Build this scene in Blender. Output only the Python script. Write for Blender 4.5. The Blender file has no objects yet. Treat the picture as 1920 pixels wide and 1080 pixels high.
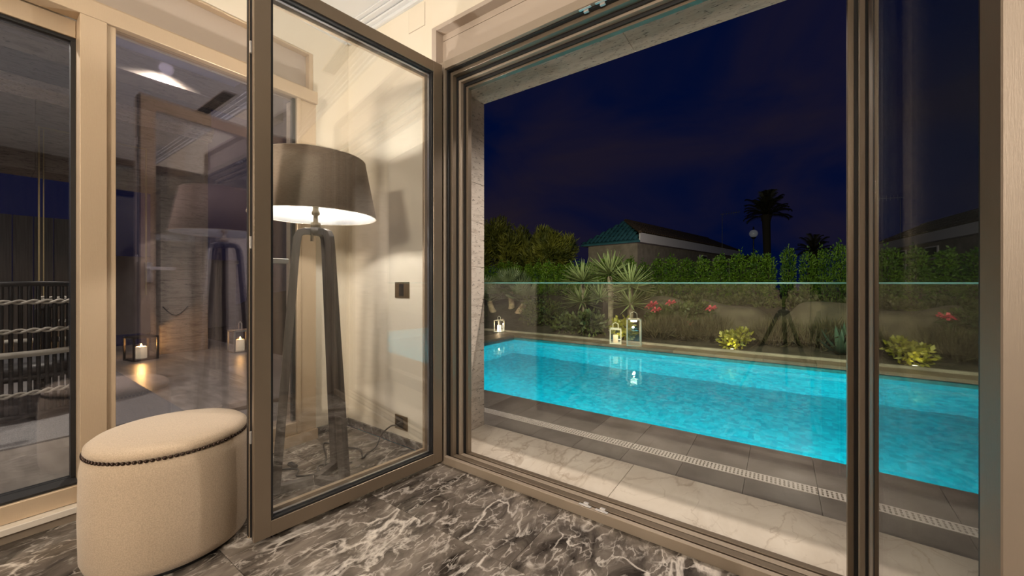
import bpy, bmesh, math, random
from mathutils import Vector, Matrix
R = math.radians
rnd = random.Random(7)
C = bpy.context.scene.collection
sc = bpy.context.scene

# ------------------------------------------------------------------ camera, world, lights, exposure
YAW = R(35.0)
EYE = 1.08
cam = bpy.data.cameras.new('camera'); camo = bpy.data.objects.new('camera', cam); C.objects.link(camo)
camo.location = (0, 0, EYE); camo.rotation_euler = (R(90), 0, YAW)
cam.sensor_width = 36; cam.lens = 718 / 1920 * 36; cam.shift_y = -10 / 1920; cam.clip_start = 0.01; cam.clip_end = 300
sc.camera = camo
sc.view_settings.view_transform = 'Standard'; sc.view_settings.look = 'None'
sc.view_settings.gamma = 1; sc.view_settings.use_curve_mapping = False
sc.view_settings.exposure = 0.0
cy = sc.cycles
cy.transparent_max_bounces = 24; cy.max_bounces = 12; cy.diffuse_bounces = 4; cy.glossy_bounces = 6; cy.transmission_bounces = 8
cy.sample_clamp_indirect = 4; cy.caustics_refractive = False; cy.caustics_reflective = False

world = bpy.data.worlds.new('night_sky'); sc.world = world; world.use_nodes = True
def build_world():
    nt = world.node_tree; N = nt.nodes; L = nt.links
    bg = N['Background']
    tc = N.new('ShaderNodeTexCoord'); mp = N.new('ShaderNodeMapping'); mp.inputs['Scale'].default_value = (1.2, 1.2, 2.6)
    mp.inputs['Location'].default_value = (0.35, 0.1, 0.2)
    no = N.new('ShaderNodeTexNoise'); no.inputs['Scale'].default_value = 1.7; no.inputs['Detail'].default_value = 5
    no.inputs['Roughness'].default_value = 0.5; no.inputs['Distortion'].default_value = 0.6
    rp = N.new('ShaderNodeValToRGB'); rp.color_ramp.elements[0].position = 0.40; rp.color_ramp.elements[1].position = 0.72
    rp.color_ramp.elements[0].color = (0.0004, 0.0032, 0.024, 1); rp.color_ramp.elements[1].color = (0.0125, 0.0088, 0.0165, 1)
    L.new(tc.outputs['Generated'], mp.inputs['Vector']); L.new(mp.outputs[0], no.inputs['Vector'])
    L.new(no.outputs['Fac'], rp.inputs[0]); L.new(rp.outputs[0], bg.inputs['Color'])
    bg.inputs['Strength'].default_value = 1.0
build_world()

def light(name, kind, loc, power, color, size=0.05, rot=None, target=None, angle=None, blend=0.5, sx=None, sy=None):
    l = bpy.data.lights.new(name, kind); l.energy = power; l.color = color
    if kind == 'SPOT':
        l.spot_size = R(angle or 110); l.spot_blend = blend; l.shadow_soft_size = size
    elif kind == 'POINT': l.shadow_soft_size = size
    else:
        l.shape = 'RECTANGLE'; l.size = sx; l.size_y = sy
    o = bpy.data.objects.new(name, l); C.objects.link(o); o.location = loc
    if target is not None:
        o.rotation_euler = (Vector(target) - Vector(loc)).to_track_quat('-Z', 'Y').to_euler()
    elif rot: o.rotation_euler = rot
    return o
WARM = (1.0, 0.77, 0.52); SOFT = (1.0, 0.86, 0.70)
# room: recessed downlights (fixtures are built with the ceiling) and an unseen fill light added behind the camera
DOWN = [(-1.95, -0.25), (-0.75, -0.9), (1.3, -1.2), (-1.95, -1.9), (-0.75, -2.3), (0.9, -2.3), (2.0, -0.6)]
for x, y in DOWN:
    light('ceiling_spot', 'SPOT', (x, y, 2.93), 30, WARM, 0.16, target=(x, y, 0), angle=150, blend=0.8)
light('added_room_fill', 'AREA', (0.4, -3.2, 2.1), 205, SOFT, target=(0.0, -2.0, 3.0), sx=0.5, sy=0.5)
# terrace beside the room: dim soffit lamps
light('terrace_lamp', 'SPOT', (-5.2, 1.2, 3.3), 150, (1, 0.86, 0.72), 0.06, target=(-5.2, 1.2, 0), angle=150)
light('terrace_lamp', 'SPOT', (-4.3, -0.8, 3.3), 280, (1, 0.86, 0.72), 0.06, target=(-4.3, -0.8, 0), angle=150)
# outside: house floodlights under the eaves, added spots for house and lintel, pool lamps
light('eaves_floodlight', 'SPOT', (-2.2, 2.5, 3.3), 1150, (0.95, 1.0, 0.62), 0.08, target=(-2.0, 11.0, 1.2), angle=95, blend=0.6)
light('eaves_floodlight', 'SPOT', (1.8, 2.5, 3.3), 900, (0.95, 1.0, 0.62), 0.08, target=(1.6, 11.0, 1.2), angle=95, blend=0.6)
light('eaves_floodlight', 'SPOT', (-3.2, 2.5, 3.3), 1500, (1.0, 0.95, 0.5), 0.08, target=(-9.5, 15.0, 2.6), angle=50, blend=0.6)
light('added_house_fill', 'SPOT', (-2.4, 13.6, 2.3), 160, (1, 0.84, 0.88), 0.1, target=(-4.3, 22, 2.8), angle=100)  # unseen spot added to brighten the neighbouring house
for xx in (-1.62, 0.42): light('added_lintel_fill', 'SPOT', (xx, 2.40, 0.0), 16, (1, 0.86, 0.72), 0.03, target=(-0.7 + (xx + .7) * .6, 2.05, 2.4), angle=84, blend=0.9)  # low spots added to light the lintel, kept out of view
light('soffit_downlight', 'SPOT', (-0.6, 2.75, 2.9), 245, (1, 0.87, 0.75), 0.05, target=(-0.6, 2.4, 0), angle=120, blend=0.8)
for x in (-3.2, -0.6, 2.0, 4.2):
    light('pool_lamp', 'SPOT', (x, 3.16, -0.62), 280, (0.33, 0.935, 0.97), 0.09, target=(x, 6.5, -0.95), angle=165, blend=0.4)

# ------------------------------------------------------------------ materials
MATS = {}
def mat(name, col, rough=0.5, metal=0.0, col2=None, scale=6.0, bump=0.0, bscale=60.0, detail=4.0, stretch=(1, 1, 1), emit=0.0, spec=0.5, sheen=0.0, lo=0.35, hi=0.65, coat=0.0, rand=False, trans=0.0):
    m = bpy.data.materials.new(name); m.use_nodes = True; MATS[name] = m
    nt = m.node_tree; N = nt.nodes; L = nt.links; b = N['Principled BSDF']
    b.inputs['Base Color'].default_value = (*col, 1); b.inputs['Roughness'].default_value = rough; b.inputs['Metallic'].default_value = metal
    b.inputs['Specular IOR Level'].default_value = spec; b.inputs['Sheen Weight'].default_value = sheen; b.inputs['Coat Weight'].default_value = coat
    if emit:
        b.inputs['Emission Color'].default_value = (*col, 1); b.inputs['Emission Strength'].default_value = emit
    if col2 or bump:
        tc = N.new('ShaderNodeTexCoord'); mp = N.new('ShaderNodeMapping'); mp.inputs['Scale'].default_value = stretch
        L.new(tc.outputs['Object'], mp.inputs['Vector']); src = mp.outputs[0]
        if rand:
            oi = N.new('ShaderNodeObjectInfo'); mu = N.new('ShaderNodeMath'); mu.operation = 'MULTIPLY'; mu.inputs[1].default_value = 37.0
            ad = N.new('ShaderNodeVectorMath'); ad.operation = 'ADD'
            L.new(oi.outputs['Random'], mu.inputs[0]); L.new(src, ad.inputs[0]); L.new(mu.outputs[0], ad.inputs[1]); src = ad.outputs[0]
    if col2:
        n = N.new('ShaderNodeTexNoise'); n.inputs['Scale'].default_value = scale; n.inputs['Detail'].default_value = detail
        r = N.new('ShaderNodeValToRGB'); r.color_ramp.elements[0].color = (*col, 1); r.color_ramp.elements[1].color = (*col2, 1)
        r.color_ramp.elements[0].position = lo; r.color_ramp.elements[1].position = hi
        L.new(src, n.inputs['Vector']); L.new(n.outputs['Fac'], r.inputs[0]); cs = r.outputs[0]
        if rand:
            mr = N.new('ShaderNodeMapRange'); mr.inputs['To Min'].default_value = 0.72; mr.inputs['To Max'].default_value = 1.2; L.new(oi.outputs['Random'], mr.inputs['Value'])
            hv_ = N.new('ShaderNodeHueSaturation'); L.new(mr.outputs[0], hv_.inputs['Value']); L.new(cs, hv_.inputs['Color']); cs = hv_.outputs[0]
        L.new(cs, b.inputs['Base Color'])
    if bump:
        n2 = N.new('ShaderNodeTexNoise'); n2.inputs['Scale'].default_value = bscale; n2.inputs['Detail'].default_value = 3
        bp = N.new('ShaderNodeBump'); bp.inputs['Strength'].default_value = bump; bp.inputs['Distance'].default_value = 0.01
        L.new(src, n2.inputs['Vector']); L.new(n2.outputs['Fac'], bp.inputs['Height']); L.new(bp.outputs[0], b.inputs['Normal'])
    if trans:
        tr = N.new('ShaderNodeBsdfTranslucent'); mx = N.new('ShaderNodeMixShader'); mx.inputs[0].default_value = trans
        src_c = b.inputs['Base Color'].links[0].from_socket if b.inputs['Base Color'].is_linked else None
        if src_c: L.new(src_c, tr.inputs['Color'])
        else: tr.inputs['Color'].default_value = (*col, 1)
        L.new(b.outputs[0], mx.inputs[1]); L.new(tr.outputs[0], mx.inputs[2]); L.new(mx.outputs[0], N['Material Output'].inputs[0])
    return m

def glass(name, r0, tint=(1, 1, 1), refl=(1, 1, 1)):
    m = bpy.data.materials.new(name); m.use_nodes = True; MATS[name] = m
    nt = m.node_tree; N = nt.nodes; L = nt.links; N.remove(N['Principled BSDF'])
    g = N.new('ShaderNodeNewGeometry'); d = N.new('ShaderNodeVectorMath'); d.operation = 'DOT_PRODUCT'
    L.new(g.outputs['Normal'], d.inputs[0]); L.new(g.outputs['Incoming'], d.inputs[1])
    def mth(op, a, b=None):
        n = N.new('ShaderNodeMath'); n.operation = op; n.use_clamp = (op == 'SUBTRACT')
        for i, v in enumerate((a, b)):
            if v is None: continue
            if isinstance(v, (int, float)): n.inputs[i].default_value = v
            else: L.new(v, n.inputs[i])
        return n.outputs[0]
    a = mth('ABSOLUTE', d.outputs['Value']); k = mth('SUBTRACT', 1.0, a); p = mth('POWER', k, 5.0)
    f = mth('ADD', mth('MULTIPLY', p, 1 - r0), r0)
    t = N.new('ShaderNodeBsdfTransparent'); t.inputs[0].default_value = (*tint, 1)
    s = N.new('ShaderNodeBsdfGlossy'); s.inputs['Color'].default_value = (*refl, 1); s.inputs['Roughness'].default_value = 0.0
    mx = N.new('ShaderNodeMixShader'); L.new(f, mx.inputs[0]); L.new(t.outputs[0], mx.inputs[1]); L.new(s.outputs[0], mx.inputs[2])
    L.new(mx.outputs[0], N['Material Output'].inputs[0])
    return m

def marble(name, dark, mid, vein, scale, rough, vstr=1.0, width=0.03, rand=True):
    m = bpy.data.materials.new(name); m.use_nodes = True; MATS[name] = m
    nt = m.node_tree; N = nt.nodes; L = nt.links; b = N['Principled BSDF']; b.inputs['Roughness'].default_value = rough
    tc = N.new('ShaderNodeTexCoord'); src = tc.outputs['Object']
    if rand:
        oi = N.new('ShaderNodeObjectInfo'); mu = N.new('ShaderNodeMath'); mu.operation = 'MULTIPLY'; mu.inputs[1].default_value = 41.0
        ad = N.new('ShaderNodeVectorMath'); ad.operation = 'ADD'
        L.new(oi.outputs['Random'], mu.inputs[0]); L.new(src, ad.inputs[0]); L.new(mu.outputs[0], ad.inputs[1]); src = ad.outputs[0]
    mp = N.new('ShaderNodeMapping'); mp.inputs['Rotation'].default_value = (0, 0, 0.7); mp.inputs['Scale'].default_value = (1, 0.55, 1); L.new(src, mp.inputs['Vector']); src = mp.outputs[0]
    n0 = N.new('ShaderNodeTexNoise'); n0.inputs['Scale'].default_value = scale * 1.3; n0.inputs['Detail'].default_value = 8; n0.inputs['Distortion'].default_value = 0.7; n0.inputs['Roughness'].default_value = 0.62
    L.new(src, n0.inputs['Vector'])
    r0 = N.new('ShaderNodeValToRGB'); r0.color_ramp.elements[0].color = (*dark, 1); r0.color_ramp.elements[1].color = (*mid, 1)
    r0.color_ramp.elements[0].position = 0.36; r0.color_ramp.elements[1].position = 0.68; L.new(n0.outputs['Fac'], r0.inputs[0])
    col = r0.outputs[0]
    for s, w, k, off in ((scale * 0.6, width * .8, 0.9, 3.1), (scale * 1.5, width * 1.0, 0.85, 9.7), (scale * 3.6, width * 1.5, 0.6, 17.3)):
        va = N.new('ShaderNodeVectorMath'); va.operation = 'ADD'; va.inputs[1].default_value = (off, off * 0.7, off * 0.3); L.new(src, va.inputs[0])
        n = N.new('ShaderNodeTexNoise'); n.inputs['Scale'].default_value = s; n.inputs['Detail'].default_value = 6; n.inputs['Distortion'].default_value = 0.5; L.new(va.outputs[0], n.inputs['Vector'])
        s1 = N.new('ShaderNodeMath'); s1.operation = 'SUBTRACT'; s1.inputs[1].default_value = 0.5; L.new(n.outputs['Fac'], s1.inputs[0])
        s2 = N.new('ShaderNodeMath'); s2.operation = 'ABSOLUTE'; L.new(s1.outputs[0], s2.inputs[0])
        rr = N.new('ShaderNodeMapRange'); rr.inputs['From Min'].default_value = 0; rr.inputs['From Max'].default_value = w
        rr.inputs['To Min'].default_value = k * vstr; rr.inputs['To Max'].default_value = 0; L.new(s2.outputs[0], rr.inputs['Value'])
        # veins come and go
        n3 = N.new('ShaderNodeTexNoise'); n3.inputs['Scale'].default_value = s * 1.1; n3.inputs['Detail'].default_value = 3; L.new(src, n3.inputs['Vector'])
        r3 = N.new('ShaderNodeMapRange'); r3.inputs['From Min'].default_value = 0.42; r3.inputs['From Max'].default_value = 0.62; L.new(n3.outputs['Fac'], r3.inputs['Value'])
        mm = N.new('ShaderNodeMath'); mm.operation = 'MULTIPLY'; L.new(rr.outputs[0], mm.inputs[0]); L.new(r3.outputs[0], mm.inputs[1])
        mx = N.new('ShaderNodeMixRGB'); mx.inputs[2].default_value = (*vein, 1); L.new(mm.outputs[0], mx.inputs[0]); L.new(col, mx.inputs[1]); col = mx.outputs[0]
    L.new(col, b.inputs['Base Color'])
    return m

def travertine(name, base, dark, axis_stretch, rough=0.6):
    m = bpy.data.materials.new(name); m.use_nodes = True; MATS[name] = m
    nt = m.node_tree; N = nt.nodes; L = nt.links; b = N['Principled BSDF']; b.inputs['Roughness'].default_value = rough
    tc = N.new('ShaderNodeTexCoord'); mp = N.new('ShaderNodeMapping'); mp.inputs['Scale'].default_value = axis_stretch; L.new(tc.outputs['Object'], mp.inputs['Vector'])
    n = N.new('ShaderNodeTexNoise'); n.inputs['Scale'].default_value = 4; n.inputs['Detail'].default_value = 7; n.inputs['Distortion'].default_value = 0.8; L.new(mp.outputs[0], n.inputs['Vector'])
    r = N.new('ShaderNodeValToRGB'); r.color_ramp.elements[0].color = (*dark, 1); r.color_ramp.elements[1].color = (*base, 1); r.color_ramp.elements[0].position = 0.28; r.color_ramp.elements[1].position = 0.52
    L.new(n.outputs['Fac'], r.inputs[0])
    n2 = N.new('ShaderNodeTexNoise'); n2.inputs['Scale'].default_value = 16; n2.inputs['Detail'].default_value = 5; n2.inputs['Distortion'].default_value = 1.0; L.new(mp.outputs[0], n2.inputs['Vector'])
    pit = N.new('ShaderNodeMapRange'); pit.inputs['From Min'].default_value = 0.33; pit.inputs['From Max'].default_value = 0.40; L.new(n2.outputs['Fac'], pit.inputs['Value'])
    mx = N.new('ShaderNodeMixRGB'); mx.inputs[1].default_value = (dark[0] * 0.3, dark[1] * 0.27, dark[2] * 0.25, 1); L.new(pit.outputs[0], mx.inputs[0]); L.new(r.outputs[0], mx.inputs[2]); L.new(mx.outputs[0], b.inputs['Base Color'])
    bp = N.new('ShaderNodeBump'); bp.inputs['Strength'].default_value = 0.5; bp.inputs['Distance'].default_value = 0.006; L.new(pit.outputs[0], bp.inputs['Height']); L.new(bp.outputs[0], b.inputs['Normal'])
    return m

mat('plaster', (0.86, 0.78, 0.64), 0.75, col2=(0.88, 0.81, 0.68), scale=3, bump=0.05, bscale=90)
mat('ceiling_white', (0.80, 0.82, 0.84), 0.7)
mat('back_wall', (0.68, 0.58, 0.46), 0.8, col2=(0.74, 0.64, 0.51), scale=2)
mat('dark_panelling', (0.035, 0.026, 0.020), 0.6, col2=(0.055, 0.042, 0.033), scale=5, stretch=(6, 6, 0.6))
mat('box_beige', (0.50, 0.42, 0.35), 0.5, bump=0.04, bscale=400)
mat('champagne', (0.64, 0.50, 0.35), 0.38, 0.35, bump=0.12, bscale=60, stretch=(14, 14, 0.5))
mat('bronze', (0.235, 0.185, 0.135), 0.34, 0.55, bump=0.08, bscale=120, stretch=(8, 8, 0.5))
mat('bronze_light', (0.36, 0.295, 0.23), 0.48, 0.3, bump=0.08, bscale=120, stretch=(8, 8, 0.5))
mat('bronze_mid', (0.205, 0.165, 0.128), 0.48, 0.3, bump=0.06, bscale=120, stretch=(8, 8, 0.5))
mat('rubber', (0.010, 0.010, 0.011), 0.5)
mat('chrome', (0.80, 0.78, 0.76), 0.38, 0.75)
mat('silver_spacer', (0.55, 0.55, 0.58), 0.3, 0.9)
mat('white_sill', (0.72, 0.66, 0.58), 0.35)
marble('floor_marble', (0.026, 0.021, 0.0175), (0.24, 0.205, 0.175), (0.70, 0.64, 0.58), 5.2, 0.13, 0.95, 0.024)
marble('base_marble', (0.02, 0.018, 0.017), (0.16, 0.145, 0.135), (0.5, 0.48, 0.46), 7.0, 0.25, 0.7, 0.03)
marble('cream_marble', (0.62, 0.55, 0.46), (0.76, 0.70, 0.61), (0.34, 0.26, 0.19), 2.2, 0.22, 0.6, 0.012)
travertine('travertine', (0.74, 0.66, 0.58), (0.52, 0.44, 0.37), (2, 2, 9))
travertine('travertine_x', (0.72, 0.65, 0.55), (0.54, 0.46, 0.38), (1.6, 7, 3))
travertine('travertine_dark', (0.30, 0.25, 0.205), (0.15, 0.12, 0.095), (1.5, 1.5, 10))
mat('deck_tile', (0.125, 0.105, 0.092), 0.42, col2=(0.20, 0.172, 0.152), scale=5, bump=0.12, bscale=60, rand=True, detail=6)
mat('deck_far', (0.13, 0.095, 0.07), 0.5, col2=(0.20, 0.15, 0.11), scale=4, bump=0.15, bscale=40, rand=True)
mat('drain', (0.62, 0.56, 0.51), 0.45)
mat('dark_hole', (0.02, 0.02, 0.02), 0.9)
mat('terrace_tile', (0.26, 0.225, 0.195), 0.35, col2=(0.38, 0.335, 0.29), scale=3, stretch=(1, 5, 1), bump=0.06, bscale=50, rand=True, detail=6)
mat('soffit_blue_light', (0.42, 0.47, 0.80), 0.8)  # blue cast of ambient light put into a white soffit's colour
mat('linen', (0.43, 0.335, 0.24), 0.9, col2=(0.54, 0.425, 0.31), scale=260, bump=0.16, bscale=420, sheen=0.3, detail=2)
mat('nail', (0.045, 0.027, 0.02), 0.35, 0.7)
mat('lamp_wood', (0.060, 0.050, 0.044), 0.45, col2=(0.11, 0.095, 0.085), scale=5, stretch=(6, 6, 0.6))
mat('shade_brown', (0.37, 0.285, 0.225), 0.8, col2=(0.44, 0.345, 0.275), scale=60, stretch=(1, 1, 4), bump=0.2, bscale=300)
mat('shade_lining', (0.86, 0.87, 0.88), 0.8)
mat('shade_piping', (0.80, 0.72, 0.58), 0.7)
mat('brass', (0.50, 0.42, 0.30), 0.3, 0.9)
mat('bulb_glow', (1.0, 0.92, 0.82), emit=640.0)
mat('black_cable', (0.012, 0.012, 0.012), 0.5)
mat('switch_bronze', (0.20, 0.14, 0.075), 0.35, 0.7)
mat('switch_dark', (0.02, 0.018, 0.016), 0.3)
mat('black_metal', (0.012, 0.012, 0.013), 0.4, 0.3)
mat('black_plastic', (0.015, 0.015, 0.016), 0.5)
mat('grey_plastic', (0.08, 0.08, 0.085), 0.4)
mat('rope', (0.45, 0.42, 0.37), 0.9, bump=0.5, bscale=300)
mat('rug', (0.17, 0.165, 0.165), 0.95, col2=(0.34, 0.33, 0.33), scale=220, bump=0.5, bscale=300)
mat('louvre_black', (0.018, 0.017, 0.017), 0.5, col2=(0.05, 0.045, 0.042), scale=6, stretch=(1, 9, .4))
mat('gold_trim', (0.42, 0.33, 0.18), 0.35, 0.8)
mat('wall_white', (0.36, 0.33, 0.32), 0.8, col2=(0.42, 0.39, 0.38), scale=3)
mat('shutter_grey', (0.14, 0.14, 0.15), 0.6)
mat('wax', (0.85, 0.66, 0.42), 0.5, emit=0.55)
mat('flame', (1.0, 0.55, 0.16), emit=60)
mat('led_white', (1.0, 0.86, 0.62), emit=7)
mat('lantern_metal', (0.55, 0.50, 0.42), 0.3, 0.8)
mat('lantern_white', (0.75, 0.72, 0.66), 0.4)
mat('lantern_black', (0.03, 0.025, 0.022), 0.4, 0.5)
mat('downlight_glow', (1.0, 0.93, 0.82), emit=9)
mat('soil', (0.018, 0.014, 0.009), 0.95, col2=(0.045, 0.036, 0.024), scale=9, bump=0.6, bscale=25)
mat('gravel', (0.17, 0.15, 0.13), 0.95, col2=(0.30, 0.27, 0.24), scale=30)
mat('boulder', (0.055, 0.043, 0.032), 0.9, col2=(0.10, 0.08, 0.058), scale=5, bump=0.7, bscale=14)
mat('hedge_leaf', (0.030, 0.085, 0.008), 0.55, col2=(0.14, 0.24, 0.018), scale=5, trans=0.25)
mat('pine_leaf', (0.034, 0.046, 0.008), 0.6, col2=(0.22, 0.21, 0.036), scale=1.3, trans=0.2)
mat('shrub_leaf', (0.035, 0.05, 0.014), 0.55, col2=(0.12, 0.14, 0.04), scale=4, trans=0.25)
mat('lime_leaf', (0.16, 0.17, 0.018), 0.5, col2=(0.36, 0.33, 0.04), scale=9, trans=0.3)
mat('dry_grass', (0.045, 0.038, 0.018), 0.8, col2=(0.10, 0.082, 0.042), scale=6, trans=0.2)
mat('yucca_leaf', (0.20, 0.24, 0.10), 0.45, col2=(0.32, 0.36, 0.18), scale=3, trans=0.15)
mat('fan_leaf', (0.055, 0.072, 0.042), 0.5, col2=(0.11, 0.135, 0.085), scale=2, trans=0.15)
mat('agave_leaf', (0.045, 0.085, 0.06), 0.5, col2=(0.08, 0.13, 0.09), scale=3)
mat('palm_leaf', (0.030, 0.026, 0.012), 0.6)
mat('bark', (0.13, 0.10, 0.075), 0.9, col2=(0.26, 0.21, 0.16), scale=14, bump=0.7, bscale=30)
mat('bark_dark', (0.035, 0.026, 0.018), 0.9)
mat('pink_petal', (0.55, 0.06, 0.10), 0.6)
mat('house_brick', (0.17, 0.138, 0.12), 0.9, col2=(0.24, 0.197, 0.175), scale=3)
mat('fascia_white', (0.60, 0.55, 0.60), 0.7)
mat('roof_tile', (0.05, 0.028, 0.018), 0.85, col2=(0.085, 0.05, 0.034), scale=5)
mat('roof_teal_light', (0.012, 0.075, 0.115), 0.8, col2=(0.03, 0.12, 0.17), scale=2)  # turquoise pool light on the roof end, put into the tile colour
mat('globe', (0.35, 0.36, 0.42), 0.3, emit=0.08)
mat('stone_kerb', (0.22, 0.19, 0.16), 0.85, col2=(0.32, 0.28, 0.24), scale=6)

glass('door_glass', 0.072, (0.97, 0.975, 0.975))
glass('leaf_glass_right', 0.09, (0.7, 0.72, 0.72))
glass('terrace_glass', 0.11, (0.93, 0.94, 0.96), (0.88, 0.84, 1.0))
glass('terrace_glass_recessed', 0.055, (0.95, 0.96, 0.97), (0.86, 0.86, 1.0))
glass('guard_glass', 0.066, (0.955, 0.97, 0.965))
glass('lantern_glass', 0.04)
mat('glass_edge', (0.20, 0.60, 0.58), 0.2, emit=0.0, spec=0.8)

def water_mat():
    m = bpy.data.materials.new('water'); m.use_nodes = True; MATS['water'] = m
    nt = m.node_tree; N = nt.nodes; L = nt.links; N.remove(N['Principled BSDF'])
    g = N.new('ShaderNodeBsdfGlass'); g.inputs['IOR'].default_value = 1.333; g.inputs['Roughness'].default_value = 0.0; g.inputs['Color'].default_value = (0.55, 0.97, 1.0, 1)
    tc = N.new('ShaderNodeTexCoord'); n = N.new('ShaderNodeTexNoise'); n.inputs['Scale'].default_value = 5.5; n.inputs['Detail'].default_value = 3
    b = N.new('ShaderNodeBump'); b.inputs['Strength'].default_value = 0.16; b.inputs['Distance'].default_value = 0.02
    L.new(tc.outputs['Object'], n.inputs['Vector']); L.new(n.outputs['Fac'], b.inputs['Height']); L.new(b.outputs[0], g.inputs['Normal']); L.new(g.outputs[0], N['Material Output'].inputs[0])
water_mat()
def mosaic_mat(name, c1, c2, s=26):
    m = bpy.data.materials.new(name); m.use_nodes = True; MATS[name] = m
    nt = m.node_tree; N = nt.nodes; L = nt.links; b = N['Principled BSDF']; b.inputs['Roughness'].default_value = 0.35
    tc = N.new('ShaderNodeTexCoord'); v = N.new('ShaderNodeTexVoronoi'); v.distance = 'CHEBYCHEV'; v.inputs['Scale'].default_value = s; v.inputs['Randomness'].default_value = 0.0
    r = N.new('ShaderNodeMixRGB'); r.inputs[1].default_value = (*c1, 1); r.inputs[2].default_value = (*c2, 1)
    wn = N.new('ShaderNodeTexWhiteNoise'); L.new(tc.outputs['Object'], v.inputs['Vector']); L.new(v.outputs['Position'], wn.inputs['Vector']); L.new(wn.outputs['Value'], r.inputs[0]); L.new(r.outputs[0], b.inputs['Base Color'])
mosaic_mat('pool_mosaic', (0.002, 0.43, 0.52), (0.008, 0.69, 0.76), 20)
mosaic_mat('waterline_mosaic', (0.015, 0.16, 0.22), (0.02, 0.24, 0.30), 26)

# ------------------------------------------------------------------ mesh helpers
class MB:
    def __init__(s): s.v = []; s.f = []; s.sm = []
    def add(s, vs, fs, smooth=False):
        o = len(s.v); s.v += [tuple(v) for v in vs]; s.f += [tuple(i + o for i in f) for f in fs]; s.sm += [smooth] * len(fs); return s
    def box(s, x0, x1, y0, y1, z0, z1, M=None):
        vs = [(x, y, z) for x in (x0, x1) for y in (y0, y1) for z in (z0, z1)]
        if M: vs = [tuple(M @ Vector(v)) for v in vs]
        return s.add(vs, [(0, 1, 3, 2), (4, 6, 7, 5), (0, 4, 5, 1), (2, 3, 7, 6), (0, 2, 6, 4), (1, 5, 7, 3)])
    def prism(s, poly, z0, z1):
        n = len(poly); vs = [(x, y, z0) for x, y in poly] + [(x, y, z1) for x, y in poly]
        return s.add(vs, [tuple(reversed(range(n))), tuple(range(n, 2 * n))] + [(i, (i + 1) % n, n + (i + 1) % n, n + i) for i in range(n)])
    def lathe(s, prof, c=(0, 0, 0), seg=32, ex=1.0, ey=1.0, closed=False, rot=0.0):
        n = len(prof); vs = []
        for i in range(seg):
            a = 2 * math.pi * i / seg
            for r, z in prof:
                x, y = r * math.cos(a) * ex, r * math.sin(a) * ey
                vs.append((c[0] + x * math.cos(rot) - y * math.sin(rot), c[1] + x * math.sin(rot) + y * math.cos(rot), c[2] + z))
        fs = []
        for i in range(seg):
            j = (i + 1) % seg
            for k in range(n if closed else n - 1):
                l = (k + 1) % n
                fs.append((i * n + k, j * n + k, j * n + l, i * n + l))
        return s.add(vs, fs, True)
    def tube(s, path, r, seg=8, caps=True, square=False):
        P = [Vector(p) for p in path]; n = len(P); rs = r if isinstance(r, (list, tuple)) else [r] * n
        vs = []; up0 = Vector((0, 0, 1))
        prev = None
        for i, p in enumerate(P):
            t = (P[min(i + 1, n - 1)] - P[max(i - 1, 0)]).normalized()
            if prev is None:
                a = t.cross(up0 if abs(t.z) < 0.95 else Vector((1, 0, 0))).normalized()
            else:
                a = (prev - t * prev.dot(t)).normalized()
            prev = a; b = t.cross(a)
            for k in range(seg):
                an = 2 * math.pi * (k + (0.5 if square else 0)) / seg
                vs.append(p + (a * math.cos(an) + b * math.sin(an)) * rs[i])
        fs = [(i * seg + k, i * seg + (k + 1) % seg, (i + 1) * seg + (k + 1) % seg, (i + 1) * seg + k) for i in range(n - 1) for k in range(seg)]
        s.add(vs, fs, not square)
        if caps: s.add(vs[:seg], [tuple(reversed(range(seg)))]); s.add(vs[-seg:], [tuple(range(seg))])
        return s
    def ball(s, c, rx, ry=None, rz=None, seg=12, rings=8):
        ry = ry or rx; rz = rz or rx
        prof = [(max(1e-4, math.sin(math.pi * i / rings)), -math.cos(math.pi * i / rings)) for i in range(rings + 1)]
        vs = []; 
        for i in range(seg):
            a = 2 * math.pi * i / seg
            for r, z in prof: vs.append((c[0] + rx * r * math.cos(a), c[1] + ry * r * math.sin(a), c[2] + rz * z))
        n = rings + 1
        return s.add(vs, [(i * n + k, ((i + 1) % seg) * n + k, ((i + 1) % seg) * n + k + 1, i * n + k + 1) for i in range(seg) for k in range(rings)], True)
    def mesh(s, name, bevel=0.0, mat_=None, origin=None):
        me = bpy.data.meshes.new(name)
        if origin is None:
            xs, ys, zs = zip(*s.v); origin = ((min(xs) + max(xs)) / 2, (min(ys) + max(ys)) / 2, min(zs))
        me.from_pydata([(x - origin[0], y - origin[1], z - origin[2]) for x, y, z in s.v], [], s.f)
        me.polygons.foreach_set('use_smooth', s.sm)
        if bevel:
            bm = bmesh.new(); bm.from_mesh(me); bmesh.ops.remove_doubles(bm, verts=bm.verts, dist=1e-6)
            bmesh.ops.recalc_face_normals(bm, faces=bm.faces)
            bmesh.ops.bevel(bm, geom=bm.edges[:], offset=bevel, segments=1, affect='EDGES', clamp_overlap=True); bm.to_mesh(me); bm.free()
        if mat_: me.materials.append(MATS[mat_])
        me.update(); return me, origin

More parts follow.
